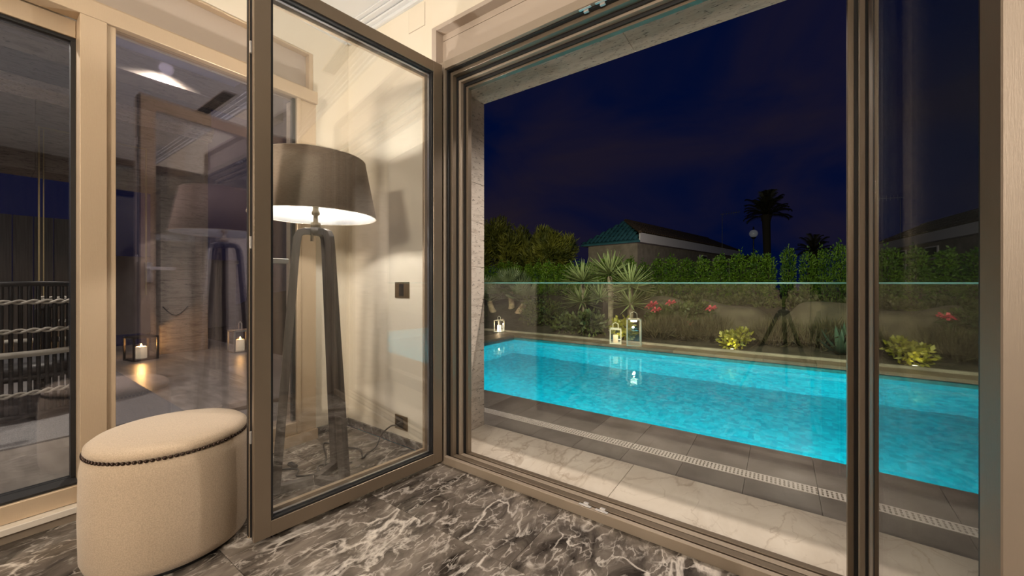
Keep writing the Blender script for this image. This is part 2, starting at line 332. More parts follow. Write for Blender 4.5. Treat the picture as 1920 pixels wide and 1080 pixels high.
def part(name, mb, m, parent=None, bevel=0.0, label=None, kind=None):
    me, o = mb.mesh(name, bevel, m)
    ob = bpy.data.objects.new(name, me); C.objects.link(ob); ob.location = o
    if parent is not None: ob.parent = parent
    if label: ob['label'] = label
    if kind: ob['kind'] = kind
    return ob
def inst(name, me, loc, parent=None, rot=(0, 0, 0), scale=1.0):
    ob = bpy.data.objects.new(name, me); C.objects.link(ob); ob.location = loc; ob.rotation_euler = rot
    ob.scale = (scale,) * 3 if isinstance(scale, (int, float)) else scale
    if parent is not None: ob.parent = parent
    return ob
def empty(name, loc=(0, 0, 0), rz=0.0, label=None, cat=None, kind=None, group=None):
    o = bpy.data.objects.new(name, None); C.objects.link(o); o.location = loc; o.rotation_euler = (0, 0, rz); o.empty_display_size = 0.1
    tag(o, label, cat, kind, group); return o
def tag(o, label=None, cat=None, kind=None, group=None):
    if label: o['label'] = label
    if cat: o['category'] = cat
    if kind: o['kind'] = kind
    if group: o['group'] = group
    return o
def B(*a): return MB().box(*a)
def S(name, label, loc=(0, 0, 0)): return empty(name, loc, 0, label, None, 'structure')

# ------------------------------------------------------------------ room shell
fl = S('floor', 'polished dark grey marble floor with white veins')
tm = None
xs = [-2.70, -2.05, -0.85, 0.35, 1.55, 2.75, 3.2]
ys = [1.66 - 0.0, 1.19, 0.59, -0.01, -0.61, -1.21, -1.81, -2.41, -3.01, -4.0]
tiles = {}
for i in range(len(xs) - 1):
    for j in range(len(ys) - 1):
        sx, sy = xs[i + 1] - xs[i], ys[j] - ys[j + 1]
        k = (round(sx, 3), round(sy, 3))
        if k not in tiles:
            g = 0.0008
            tiles[k] = B(-sx / 2 + g, sx / 2 - g, -sy / 2 + g, sy / 2 - g, -0.02, 0).mesh('floor_tile', 0.0006, 'floor_marble', (0, 0, 0))[0]
        inst('floor_tile', tiles[k], ((xs[i] + xs[i + 1]) / 2, (ys[j] + ys[j + 1]) / 2, 0), fl)
part('floor_screed', B(-2.95, 3.2, -4.0, 1.68, -0.06, -0.021), 'dark_hole', fl)

wr = S('wall_right', 'cream plastered wall around the pool window')
ZS0, ZS1 = 2.375, 2.667
part('wall_panel', B(-2.70, -1.784, 1.68, 1.80, 0, 2.96), 'plaster', wr)
part('wall_panel', B(-1.784, 0.42, 1.68, 1.80, ZS1, 2.96), 'plaster', wr)
part('wall_panel', B(0.42, 3.2, 1.68, 1.80, 0, 2.96), 'plaster', wr)
part('wall_panel', B(-1.784, -1.70, 1.68, 1.80, 0, ZS0), 'plaster', wr)
part('access_panel', B(-2.003, -1.854, 1.676, 1.68, 2.722, 2.868), 'plaster', wr, 0.001)
ga = MB()
for b in ((-2.006, -2.003, 2.72, 2.868), (-1.854, -1.851, 2.72, 2.868), (-2.006, -1.851, 2.719, 2.722)):
    ga.box(b[0], b[1], 1.6785, 1.6801, b[2], b[3])
part('panel_gap', ga, 'box_beige', wr)

wl = S('wall_left', 'cream plastered wall holding the terrace glazing')
part('wall_panel', B(-2.95, -2.70, 1.41, 1.80, 0, 2.96), 'plaster', wl)
part('wall_panel', B(-2.95, -2.70, -2.2, 1.41, 2.69, 2.96), 'plaster', wl)
part('wall_panel', B(-2.95, -2.70, -4.0, -2.2, 0, 2.96), 'plaster', wl)
part('wall_back', B(-2.95, 3.4, -4.2, -4.0, 0, 2.96), 'back_wall').__setitem__('kind', 'structure')
part('wall_side', B(3.2, 3.4, -4.0, 1.80, 0, 2.96), 'dark_panelling').__setitem__('kind', 'structure')
ce = S('ceiling', 'white ceiling with a stepped cornice')
part('ceiling_slab', B(-2.95, 3.4, -4.2, 1.80, 2.95, 3.1), 'ceiling_white', ce)
for k, (d, z0, z1) in enumerate(((0.022, 2.882, 2.905), (0.045, 2.905, 2.92), (0.078, 2.925, 2.938), (0.105, 2.941, 2.95))):
    part('cornice_step', B(-2.70 + d * 0.99, 3.2, 1.68 - d, 1.68, z0, z1), 'ceiling_white', ce, 0.002)
    part('cornice_step', B(-2.70, -2.70 + d, -4.0, 1.68 - d, z0, z1), 'ceiling_white', ce, 0.002)
part('baseboard_right', B(-2.70, -1.70, 1.665, 1.68, 0, 0.05), 'base_marble', None, 0.001).__setitem__('kind', 'structure')
part('baseboard_left', B(-2.70, -2.685, 1.40, 1.664, 0, 0.05), 'base_marble', None, 0.001).__setitem__('kind', 'structure')

# downlights and air slot in the ceiling
DL = ['nearest the ottoman and the terrace glazing', 'just behind the camera tripod', 'between the right open leaf and the dark side wall', 'by the terrace glazing at the far end of its run', 'in the middle of the back of the room', 'at the back near the dark panelled side', 'closest to the dark panelled side wall']
for i, (x, y) in enumerate(DOWN):
    t = empty('ceiling_downlight', (x, y, 2.95), 0, 'recessed round ceiling downlight, ' + DL[i], 'light', None, 'recessed downlights in the room ceiling')
    part('trim_ring', MB().lathe([(0.045, -0.001), (0.06, -0.001), (0.06, -0.006), (0.045, -0.006)], seg=24, closed=True), 'ceiling_white', t)
    part('diffuser', MB().lathe([(0.0005, 0.0), (0.045, -0.002)], seg=24), 'downlight_glow', t)
t = empty('air_vent', (-0.47, 1.49, 2.95), 0, 'long slotted air vent in the ceiling above the pool window', 'vent')
part('vent_frame', B(-0.46, 0.46, -0.055, 0.055, -0.006, -0.001), 'box_beige', t, 0.001)
for k in range(6):
    part('slat', B(-0.445, 0.445, -0.047 + k * 0.0165, -0.036 + k * 0.0165, -0.012, -0.006), 'black_plastic', t)

# ------------------------------------------------------------------ pool window (outer frame)
w1 = S('window_1', 'wide bronze framed opening towards the pool')
def frame_ring(name, xa, xb, za, zb, w, y0, y1, m, zf=None, bev=0.0015):
    part(name + '_jamb', B(xa - w, xa, y0, y1, 0.0, zb + w), m, w1, bev)
    part(name + '_jamb', B(xb, xb + w, y0, y1, 0.0, zb + w), m, w1, bev)
    part(name + '_head', B(xa, xb, y0, y1, zb, zb + w), m, w1, bev)
    part(name + '_threshold', B(xa, xb, y0, y1, 0.0, za), m, w1, bev)
XA, XB = -1.567, 0.193
frame_ring('inner_frame', XA - 0.072, XB + 0.072, 0.046, 2.352, 0.045, 1.635, 1.658, 'bronze_light')
frame_ring('gasket', XA - 0.062, XB + 0.062, 0.022, 2.345, 0.045, 1.659, 1.680, 'rubber', bev=0)
frame_ring('middle_frame', XA - 0.046, XB + 0.046, 0.038, 2.325, 0.055, 1.681, 1.716, 'bronze')
frame_ring('gasket', XA - 0.040, XB + 0.040, 0.026, 2.312, 0.055, 1.717, 1.728, 'rubber', bev=0)
frame_ring('middle_frame', XA - 0.026, XB + 0.026, 0.034, 2.300, 0.06, 1.729, 1.757, 'bronze_light')
frame_ring('gasket', XA - 0.016, XB + 0.016, 0.026, 2.284, 0.06, 1.758, 1.768, 'rubber', bev=0)
frame_ring('outer_frame', XA, XB, 0.034, 2.272, 0.07, 1.769, 1.800, 'bronze')
for zz in (0.0465, 2.352):
    for xx in (-0.74, -0.66):
        st = MB(); st.box(xx - 0.03, xx + 0.03, 1.640, 1.654, zz - 0.004 if zz > 1 else zz, zz if zz > 1 else zz + 0.004); st.box(xx - 0.012, xx + 0.012, 1.655, 1.668, zz - 0.012 if zz > 1 else zz - 0.004, zz if zz > 1 else zz + 0.008)
        part('lock_striker', st, 'chrome', w1, 0.001, 'silver lock striker plate')
part('shutter_box_panel', B(-1.745, 0.40, 1.732, 1.745, 2.398, 2.60), 'box_beige', w1)
part('shutter_box_panel', B(-1.745, 0.40, 1.732, 1.745, 2.603, 2.64), 'box_beige', w1)
for b in ((-1.784, -1.745, ZS0, ZS1), (0.40, 0.42, ZS0, ZS1)): part('shutter_box_frame', B(b[0], b[1], 1.672, 1.76, b[2], b[3]), 'box_beige', w1, 0.002)
part('shutter_box_frame', B(-1.745, 0.40, 1.672, 1.76, 2.64, ZS1), 'box_beige', w1, 0.002)
part('shutter_box_frame', B(-1.745, 0.40, 1.64, 1.76, 2.378, 2.396), 'champagne', w1, 0.002)
part('added_dark_backing', B(XB + 0.12, 0.62, 1.64, 1.679, 0.0, 2.37), 'rubber', w1)  # dark sheet added so the view through the right pane stays dark
part('jamb_cover', B(-1.70, XA - 0.118, 1.66, 1.80, 0.0, 2.37), 'bronze', w1)

# ------------------------------------------------------------------ open door leaves
def door_leaf(name, hinge, ang, side, label, ext, glassm, g0=0.020, g1=0.041):
    """leaf in its own frame: hinge at origin, leaf along +x, outdoor face at y = 0, indoor face at y = -side*0.075"""
    t = empty(name, hinge, ang, label, None, 'structure')
    Lw, z0, z1 = 0.952, 0.028, 2.362
    s = -side
    def bx(x0, x1, ya, yb, za, zb): return B(x0, x1, min(s * ya, s * yb), max(s * ya, s * yb), za, zb)
    def ring(nm, w, ya, yb, m, inset=0.0, bev=0.0015):
        a, b, c, d = inset, Lw - inset, z0 + inset, z1 - inset
        part(nm + '_stile', bx(a, a + w, ya, yb, c, d), m, t, bev); part(nm + '_stile', bx(b - w, b, ya, yb, c, d), m, t, bev)
        part(nm + '_rail', bx(a + w, b - w, ya, yb, c, c + w), m, t, bev); part(nm + '_rail', bx(a + w, b - w, ya, yb, d - w, d), m, t, bev)
    ring('outer', 0.062, 0.0, 0.022, ext)
    ring('edge_gasket', 0.05, 0.0225, 0.034, 'rubber', 0.0015, 0)
    ring('core', 0.058, 0.0345, 0.050, ext, 0.006)
    ring('edge_gasket', 0.05, 0.0505, 0.058, 'rubber', 0.0015, 0)
    ring('inner', 0.088, 0.0585, 0.078, 'champagne', -0.004)
    part('edge_seal', bx(Lw - 0.0035, Lw + 0.0045, 0.0585, 0.0785, z0 + 0.004, z1 - 0.004), 'rubber', t)
    ring('glazing_gasket', 0.008, min(0.004, g0 - .001), g0, 'rubber', 0.0622, 0)
    ring('spacer_bar', 0.012, g0 + 0.006, g1 - .001, 'silver_spacer', 0.0642, 0)
    part('pane', bx(0.063, Lw - 0.063, g0, g0 + 0.005, z0 + 0.063, z1 - 0.063), glassm, t)
    part('pane', bx(0.063, Lw - 0.063, g1, g1 + 0.005, z0 + 0.063, z1 - 0.063), glassm, t)
    for zz in (0.42, 1.22, 2.02):
        part('lock_bolt', bx(Lw - 0.004, Lw + 0.004, 0.036, 0.046, zz, zz + 0.05), 'chrome', t, 0.001, 'small silver locking bolt on the leaf edge')
    h = part('handle_plate', bx(Lw - 0.062, Lw - 0.032, 0.078, 0.090, 1.08, 1.22), 'chrome', t, 0.002, 'brushed silver lever handle')
    lv = MB(); lv.tube([(Lw - 0.047, s * 0.088, 1.178), (Lw - 0.047, s * 0.135, 1.178)], 0.011, 10)
    lv.box(Lw - 0.170, Lw - 0.036, min(s * 0.125, s * 0.145), max(s * 0.125, s * 0.145), 1.167, 1.189)
    me, o = lv.mesh('lever', 0.0015, 'chrome'); inst('lever', me, Vector(o) - Vector(h.location), h)
    return t
# left leaf: swung into the room past square
ld = door_leaf('door_1', (-1.632, 1.613, 0), R(-90 - 6.3), 1, 'bronze framed glass door leaf standing open left of the pool opening', 'bronze', 'door_glass')
rd = door_leaf('door_2', (0.2258, 1.600, 0), R(-90 - 1.7), -1, 'bronze framed glass door leaf standing open at the right', 'bronze_mid', 'leaf_glass_right', 0.0022, 0.014)

# ------------------------------------------------------------------ facade, reveals, sill
fa = S('wall_facade', 'travertine clad outside wall around the pool opening')
for (x0, x1, z0, z1) in ((-3.3, -1.848, -0.05, 2.44), (0.47, 3.4, -0.05, 2.44)):
    n = 4
    for k in range(n):
        za = z0 + (z1 - z0) * k / n; zb = z0 + (z1 - z0) * (k + 1) / n
        part('cladding_slab', B(x0, x1, 1.801, 2.27, za + 0.0008, zb - 0.0008), 'travertine', fa, 0.002)
lx = [-3.3, -1.848, -0.70, 0.47, 1.9, 3.4]
for a, b in zip(lx, lx[1:]): part('lintel_slab', B(a + 0.0008, b - 0.0008, 1.801, 2.27, 2.44, 3.35), 'travertine_x', fa, 0.002)
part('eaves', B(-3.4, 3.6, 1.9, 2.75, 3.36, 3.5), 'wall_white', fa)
si = S('trim_1', 'cream marble threshold slabs outside the pool opening')
for a, b in ((-1.846, -0.7125), (-0.7105, 0.469)): part('sill_slab', B(a, b, 1.801, 2.28, -0.05, 0.0), 'cream_marble', si, 0.002)

# ------------------------------------------------------------------ glass guard
gd = empty('glass_guard', (-0.69, 2.295, -0.015), 0, 'frameless clear glass guard panel standing across the pool opening', 'railing')
part('pane', B(-1.42, 1.42, -0.006, 0.006, 0.0, 1.089), 'guard_glass', gd)
part('polished_edge', B(-1.42, 1.42, -0.006, 0.006, 1.0895, 1.0965), 'glass_edge', gd, 0, 'pale turquoise polished top edge')
for x in (-1.36, 1.36):
    for z in (0.2, 0.85): part('standoff', MB().tube([(x, -0.024, z), (x, 0.016, z)], 0.022, 12), 'chrome', gd)

# ------------------------------------------------------------------ pool deck
dk = S('floor_pool_deck', 'dark grey stone paving strip along the pool')
dt = {}
def dtile(x0, x1, y0, y1, m, z=-0.02, th=0.03, nm='paving_tile', par=None):
    k = (round(x1 - x0, 3), round(y1 - y0, 3), m)
    if k not in dt: dt[k] = B(-(x1 - x0) / 2 + 0.001, (x1 - x0) / 2 - 0.001, -(y1 - y0) / 2 + 0.001, (y1 - y0) / 2 - 0.001, -th, 0).mesh(nm, 0.0012, m, (0, 0, 0))[0]
    inst(nm, dt[k], ((x0 + x1) / 2, (y0 + y1) / 2, z), par or dk)
for k in range(-12, 14):
    x = 0.165 + k * 0.327
    dtile(x, x + 0.327, 2.281, 2.53, 'deck_tile'); dtile(x - 0.0, x + 0.327, 2.626, 3.06, 'deck_tile')
part('joint_bed', B(-3.8, 4.75, 2.281, 3.04, -0.12, -0.052), 'stone_kerb', dk)
dr = S('trim_2', 'pale perforated drain channel in the pool paving')
pitch = 0.98
for k in range(-4, 5):
    x0 = 0.165 + k * pitch; gr = MB()
    n = 49
    bars = [(x0 + 0.002 + i * (pitch - 0.004) / n) for i in range(n + 1)]
    gr.box(x0 + 0.002, x0 + pitch - 0.002, 2.532, 2.543, -0.03, -0.019); gr.box(x0 + 0.002, x0 + pitch - 0.002, 2.613, 2.624, -0.03, -0.019)
    gr.box(x0 + 0.002, x0 + pitch - 0.002, 2.565, 2.571, -0.03, -0.0192); gr.box(x0 + 0.002, x0 + pitch - 0.002, 2.588, 2.594, -0.03, -0.0192)
    for i in range(n): gr.box(bars[i], bars[i] + 0.0105, 2.543, 2.613, -0.028, -0.0194)
    part('drain_grate', gr, 'drain', dr)
part('drain_channel', B(-3.8, 4.75, 2.531, 2.625, -0.05, -0.045), 'dark_hole', dr)

po = S('pool_basin', 'turquoise mosaic lined swimming pool')
PX0, PX1, PY0, PY1, PD, WZ = -4.5, 5.2, 3.05, 6.5, -1.42, -0.10
part('basin_floor', B(PX0, PX1, PY0, PY1, PD - 0.1, PD), 'pool_mosaic', po)
part('basin_wall', B(PX0, PX1, PY1, PY1 + 0.12, PD, WZ), 'pool_mosaic', po)
part('basin_wall', B(PX0, PX1, PY0 - 0.12, PY0, PD, WZ), 'pool_mosaic', po)
part('basin_wall', B(PX0 - 0.12, PX0, PY0, PY1, PD, WZ), 'pool_mosaic', po)
part('basin_wall', B(PX1, PX1 + 0.12, PY0, PY1, PD, WZ), 'pool_mosaic', po)
part('waterline_band', B(PX0, PX1, PY1, PY1 + 0.12, WZ + 0.0005, -0.045), 'waterline_mosaic', po)
part('waterline_band', B(PX0 - 0.12, PX0, PY0, PY1, WZ + 0.0005, -0.045), 'waterline_mosaic', po)
part('waterline_band', B(PX0, PX1, PY0 - 0.10, PY0, WZ + 0.0005, -0.053), 'waterline_mosaic', po)
part('pool_water', MB().add([(PX0, PY0, WZ), (PX1, PY0, WZ), (PX1, PY1, WZ), (PX0, PY1, WZ)], [(0, 1, 2, 3)]), 'water').__setitem__('kind', 'structure')
cp = S('trim_3', 'brown stone coping along the far side of the pool')
x = PX0 - 0.5
while x < PX1 + 0.3:
    dtile(x, x + 0.6, PY1 - 0.02, PY1 + 0.32, 'deck_far', 0.0, 0.044, 'coping_stone', cp); x += 0.6
for k in range(6):
    y = PY1 - 0.02 - 3.8 + k * 3.8 / 6
    dtile(PX0 - 0.42, PX0 + 0.02, y, y + 3.8 / 6, 'deck_far', 0.0, 0.044, 'coping_stone', cp)

# garden ground rising to the hedge
gn = S('garden_ground', 'planted garden slope behind the pool')
gm = MB(); cols = 48; gy = [6.82, 7.1, 7.6, 8.2, 9.0, 10.0, 11.4, 13, 17, 24, 40, 70]; gz = [-0.005, 0.03, 0.12, 0.25, 0.42, 0.55, 0.62, 0.65, 0.68, 0.6, 0.4, 0]
vs = []
for j, yy in enumerate(gy):
    for i in range(cols + 1):
        u = i / cols; w = 14 + yy * 0.9
        vs.append((-w + u * 2 * w - 0.5, yy, gz[j] + (0.06 * math.sin(i * 1.7 + j * 2.1) * (1 if 1 < j < 8 else 0))))
gm.add(vs, [(j * (cols + 1) + i, j * (cols + 1) + i + 1, (j + 1) * (cols + 1) + i + 1, (j + 1) * (cols + 1) + i) for j in range(len(gy) - 1) for i in range(cols)], True)
part('garden_soil', gm, 'soil', gn)
part('lawn_left', B(-26, PX0 - 0.43, 2.29, 6.81, -0.06, -0.012), 'soil', gn)
part('stone_kerb', B(-9, 6, 6.82, 6.90, -0.02, 0.03), 'stone_kerb', gn, 0.005)

# ------------------------------------------------------------------ plants
def leaf_cloud(blobs, n, ls, lw, up=0.3, shell=0.55, seed=1):
    r = random.Random(seed); mb = MB(); vols = [b[3] * b[4] * b[5] for b in blobs]; tot = sum(vols)
    for b, v in zip(blobs, vols):
        for _ in range(max(3, int(n * v / tot))):
            d = Vector((r.gauss(0, 1), r.gauss(0, 1), r.gauss(0, 1))).normalized() * (shell + (1 - shell) * r.random())
            p = Vector((b[0] + d.x * b[3], b[1] + d.y * b[4], b[2] + d.z * b[5]))
            ax = (d + Vector((r.gauss(0, .6), r.gauss(0, .6), r.gauss(0, .6) + up))).normalized()
            sd = ax.cross(Vector((r.gauss(0, 1), r.gauss(0, 1), r.gauss(0, 1)))).normalized()
            l = ls * r.uniform(.6, 1.3); w = lw * r.uniform(.7, 1.2)
            mb.add([p, p + ax * l * .5 + sd * w, p + ax * l, p + ax * l * .5 - sd * w], [(0, 1, 2, 3)])
    return mb

# hedge
hv = []
for k in range(5):
    bl = [(0, 0, 0.25 + .2 * q, .21 - .012 * q, .20, .24) for q in range(5)] + [(0.05 * (k - 2), 0, 1.18, .12, .12, .14), (rnd.uniform(-.1, .1), 0, 1.22, .06, .06, .12 + .05 * k)]
    hv.append(leaf_cloud(bl, 1500, 0.075, 0.016, 1.0, .6, 30 + k).mesh('foliage', 0, 'hedge_leaf', (0, 0, 0))[0])
stem_me = MB().tube([(0, 0, -0.1), (0, 0, 0.9)], [0.03, 0.012], 6).mesh('stem', 0, 'bark_dark', (0, 0, 0))[0]
HX = [(-10.6 + .42 * i, None) for i in range(25)]
HX += [(-0.24, 'upright green conifer in front of the tall palm trunk'), (0.17, 'tall separate conifer column right of the palm trunk, dark gap on its left'), (0.56, 'second separate conifer column right of the palm trunk'), (0.86, 'third separate conifer column right of the palm trunk'), (1.17, 'conifer column at the opening frame, rightmost of the garden hedge in direct view')]
HX += [(1.65 + .5 * i, None) for i in range(9)]
for k, (hx, lab) in enumerate(HX):
    sep = lab is not None
    sz = (.95, 1.06, .97, 1.0, 1.08)[k % 5] if sep else rnd.uniform(0.86, 1.0)
    t = empty('hedge_shrub', (hx, 12.0 + rnd.uniform(-.08, .08), 0.56), rnd.uniform(0, 6), lab or 'upright green conifer shrub clipped in the row of hedge behind the pool', 'shrub', None, 'conifer shrubs of the back hedge')
    inst('foliage', hv[k % 5], (0, 0, 0), t, (0, 0, 0), (.85 if sep else 1.25, .85 if sep else 1, sz)); inst('stem', stem_me, (0, 0, 0), t)

# pines
def pine(loc, h, w, label, seed):
    r = random.Random(seed); t = empty('pine_tree', loc, 0, label, 'tree')
    bl = []
    for q in range(16):
        a = r.uniform(0, 6.28); rr = w * math.sqrt(r.random()); z = h * (0.45 + 0.5 * r.random() * (1 - .45 * (rr / w)))
        bl.append((rr * math.cos(a), rr * math.sin(a), z, .30 * w + .12, .30 * w + .12, .2 * h))
    part('foliage', leaf_cloud(bl, 9000, 0.28, 0.03, .9, .5, seed), 'pine_leaf', t)
    tr = MB(); tr.tube([(0, 0, -.2), (.1, 0, h * .35), (-.05, .1, h * .75)], [.14, .1, .04], 8)
    part('trunk', tr, 'bark_dark', t)
    for q in range(6):
        b = bl[q * 2]; part('branch', MB().tube([(0.05, 0, h * .35), (b[0] * .6, b[1] * .6, b[2] * .8), b[:3]], [.05, .035, .015], 6), 'bark_dark', t)
pine((-11.6, 15.5, 0.5), 3.7, 1.35, 'dark pine tree, the tallest of three, behind the fan palm', 3)
pine((-9.6, 15.2, 0.5), 3.2, 1.1, 'dark pine tree in the middle of three beside the neighbouring house', 5)
pine((-8.15, 14.8, 0.5), 2.75, 0.85, 'dark bushy pine tree nearest the turquoise-lit roof end', 9)
pine((-12.0, 12.9, 0.4), 2.3, 1.0, 'dark pine tree partly hidden by the stone reveal', 12)

# yuccas
def sword_leaf(l, w):
    mb = MB(); n = 4; vs = []
    for i in range(n + 1):
        u = i / n; ww = w * (0.55 + .45 * math.sin(math.pi * min(1, u * 1.1 + .1))) * (1 - u ** 4); z = l * u; yy = 0.05 * l * u * u
        vs += [(-ww, yy + .004, z), (0, yy - .006, z), (ww, yy + .004, z)]
    return mb.add(vs, [(i * 3 + a, i * 3 + a + 1, i * 3 + a + 4, i * 3 + a + 3) for i in range(n) for a in (0, 1)], True)
yl = sword_leaf(0.46, 0.020).mesh('sword_leaf', 0, 'yucca_leaf', (0, 0, 0))[0]
def head(t, c, n, sc_, r, down=1.9):
    for i in range(n):
        th = math.acos(1 - (1 - math.cos(down)) * (i + .5) / n); ph = i * 2.39996 + r.uniform(-.2, .2)
        d = Vector((math.sin(th) * math.cos(ph), math.sin(th) * math.sin(ph), math.cos(th)))
        q = d.to_track_quat('Z', 'Y') @ Matrix.Rotation(r.uniform(-.4, .4), 3, 'Z').to_quaternion()
        o = inst('sword_leaf', yl, Vector(c) + d * .03, t, q.to_euler(), sc_ * r.uniform(.85, 1.12))
r = random.Random(4)
def yucca(loc, trunk, heads, label):
    t = empty('yucca', loc, 0, label, 'plant')
    part('trunk', MB().tube(trunk, [.055] * (len(trunk) - 1) + [.05], 10), 'bark', t)
    for c, n, s_, dn in heads: head(t, c, n, s_, r, dn)
yucca((-3.40, 7.45, 0.05), [(0, 0, 0), (.02, 0, .5), (.0, 0, 1.0)], [((0, 0, 1.05), 85, 1.0, 1.75), ((-.02, .0, .62), 60, .95, 2.0)], 'spiky yucca with two heads, leftmost of the three yuccas by the pool')
yucca((-2.81, 7.5, 0.08), [(0, 0, 0), (.0, 0, .6), (-.02, 0, 1.13)], [((-.02, 0, 1.17), 90, 1.0, 1.7), ((-.28, .1, .66), 60, .95, 1.9)], 'tallest yucca with a bare ringed trunk, behind the lanterns')
yucca((-2.36, 7.35, 0.05), [(0, 0, 0), (.0, 0, .5), (.0, 0, .92)], [((0, 0, .95), 85, 1.0, 1.9), ((0, 0, .62), 50, .9, 2.0)], 'spiky dark yucca, rightmost of the three, next to the rounded rock')

# fan palm clump
def fan_leaf():
    mb = MB(); n = 17
    mb.tube([(0, 0, 0), (0, 0.02, .22), (0, .05, .42)], [.010, .008, .006], 5)
    for i in range(n):
        a = R(-105 + 210 * i / (n - 1)); l = .40 * (1 - .25 * abs(i - 8) / 8)
        d = Vector((math.sin(a), .05, math.cos(a))); s_ = Vector((math.cos(a), 0, -math.sin(a))) * .017; b = Vector((0, .05, .42))
        mb.add([b - s_ * .3, b + s_ * .3, b + d * l * .6 + s_, b + d * l + Vector((0, .06, -.02)), b + d * l * .6 - s_, b + d * l * .6 + Vector((0, .012, 0))], [(0, 1, 2, 5), (0, 5, 4), (5, 2, 3), (5, 3, 4)])
    return mb
fl_me = fan_leaf().mesh('fan_leaf', 0, 'fan_leaf', (0, 0, 0))[0]
def fan_palm(loc, trunks, label, sc_=1.0):
    t = empty('fan_palm', loc, 0, label, 'palm')
    for tr, n in trunks:
        part('trunk', MB().tube(tr, [.10, .085, .075, .06][:len(tr)], 9), 'bark', t)
        top = tr[-1]
        for i in range(n):
            th = .25 + 1.35 * (i + .5) / n; ph = i * 2.39996
            d = Vector((math.sin(th) * math.cos(ph), math.sin(th) * math.sin(ph), math.cos(th)))
            inst('fan_leaf', fl_me, top, t, d.to_track_quat('Z', 'Y').to_euler(), sc_ * r.uniform(.8, 1.05))
fan_palm((-6.15, 8.7, 0.1), [([(0, 0, 0), (.05, 0, .35), (.0, 0, .72)], 26), ([(-.25, -.3, 0), (-.42, -.3, .25), (-.5, -.3, .45)], 12), ([(.3, -.2, 0), (.45, -.25, .2), (.62, -.25, .40)], 12)], 'silvery fan palm with several trunks at the left end of the pool')
part('bark_limb', MB(), 'bark') if False else None

def shrub(name, loc, blobs, n, ls, lw, m, label, seed, up=.3, cat='shrub', group=None):
    t = empty(name, loc, 0, label, cat, None, group)
    part('foliage', leaf_cloud(blobs, n, ls, lw, up, .35, seed), m, t)
    st = MB()
    for b in blobs[:4]: st.tube([(0, 0, -.05), (b[0] * .5, b[1] * .5, b[2] * .5), b[:3]], [.012, .009, .004], 5)
    part('stem', st, 'bark_dark', t); return t
shrub('leafy_shrub', (-3.35, 7.15, 0.03), [(0, 0, .22, .35, .2, .22), (.3, 0, .25, .3, .2, .25), (-.3, 0, .2, .3, .2, .2)], 900, .10, .026, 'shrub_leaf', 'low dark leafy shrub at the foot of the yuccas', 21)
shrub('lime_shrub', (-2.42, 7.02, 0.02), [(0, 0, .22, .2, .14, .2), (.12, 0, .12, .15, .1, .12)], 330, .085, .024, 'lime_leaf', 'small yellow-green shrub glowing above a garden light behind the lanterns', 22)
shrub('lime_shrub', (-0.62, 7.05, 0.02), [(0, 0, .14, .2, .14, .14), (.12, 0, .22, .14, .1, .12)], 330, .08, .024, 'lime_leaf', 'small yellow-green shrub glowing above a garden light in front of the boulders', 23)
shrub('leafy_shrub', (-4.55, 7.5, 0.06), [(0, 0, .35, .45, .3, .4), (.35, .1, .3, .35, .3, .35)], 1300, .07, .016, 'shrub_leaf', 'dense dull green bush between the fan palm and the yuccas', 24)
shrub('leafy_shrub', (-6.9, 7.3, 0.0), [(0, 0, .35, .5, .3, .35), (.5, .1, .3, .35, .3, .3)], 1300, .09, .02, 'shrub_leaf', 'dark leafy bush beside the stone reveal at the pool corner', 25)
for i, (sx, sy, w, lab) in enumerate(((-1.75, 7.25, .42, 'tuft of dry grass right of the tall lantern, below the rounded rock'), (-1.15, 7.3, .5, 'wide tuft of dry grass below the pink flowers'), (-0.15, 7.35, .42, 'tuft of dry grass right of the glowing shrub'), (.45, 7.4, .45, 'tuft of dry grass near the agave'), (1.3, 7.4, .55, 'tuft of dry grass right of the agave'), (2.3, 7.4, .6, 'tuft of dry grass furthest right along the pool'))):
    shrub('grass_tuft', (sx, sy, 0.05), [(0, 0, .12, w, .25, .16), (w * .4, .1, .2, w * .6, .2, .16)], 1100, .22, .007, 'dry_grass', lab, 40 + i, 1.6, 'grass')
t = shrub('flowering_shrub', (-1.62, 7.72, 0.2), [(0, 0, .3, .4, .25, .22), (.35, .1, .35, .3, .25, .2), (-.25, 0, .2, .3, .2, .2)], 1200, .09, .02, 'shrub_leaf', 'dark shrub with pink blossoms between the two big boulders', 26)
fm = leaf_cloud([(0, 0, 0, .06, .06, .05)], 26, .05, .022, .2, .2, 77).mesh('blossom', 0, 'pink_petal', (0, 0, 0))[0]
for p in ((-.42, -.22, .42), (-.30, -.24, .36), (-.05, -.2, .5), (.28, -.22, .12), (.62, -.15, .42), (-.36, -.25, .47)): inst('blossom', fm, p, t)
t = shrub('flowering_shrub', (2.1, 8.0, 0.2), [(0, 0, .25, .4, .25, .2), (.35, .1, .3, .3, .25, .2)], 800, .09, .02, 'shrub_leaf', 'dark shrub with pink blossoms at the right end of the rockery', 27)
for p in ((-.1, -.2, .35), (.1, -.22, .3), (.3, -.2, .38)): inst('blossom', fm, p, t)

for i in range(9):
    shrub('low_bush', (-4.6 + i * 1.02 + rnd.uniform(-.1, .1), 10.3 + rnd.uniform(-.25, .25), 0.5), [(0, 0, .12, .42, .4, .2), (.3, -.25, .08, .3, .3, .16), (-.3, -.2, .1, .3, .3, .16)], 700, .10, .024, 'shrub_leaf', 'low dark green bush in the strip between the boulders and the hedge', 60 + i, .4, 'shrub', 'low bushes between boulders and hedge')

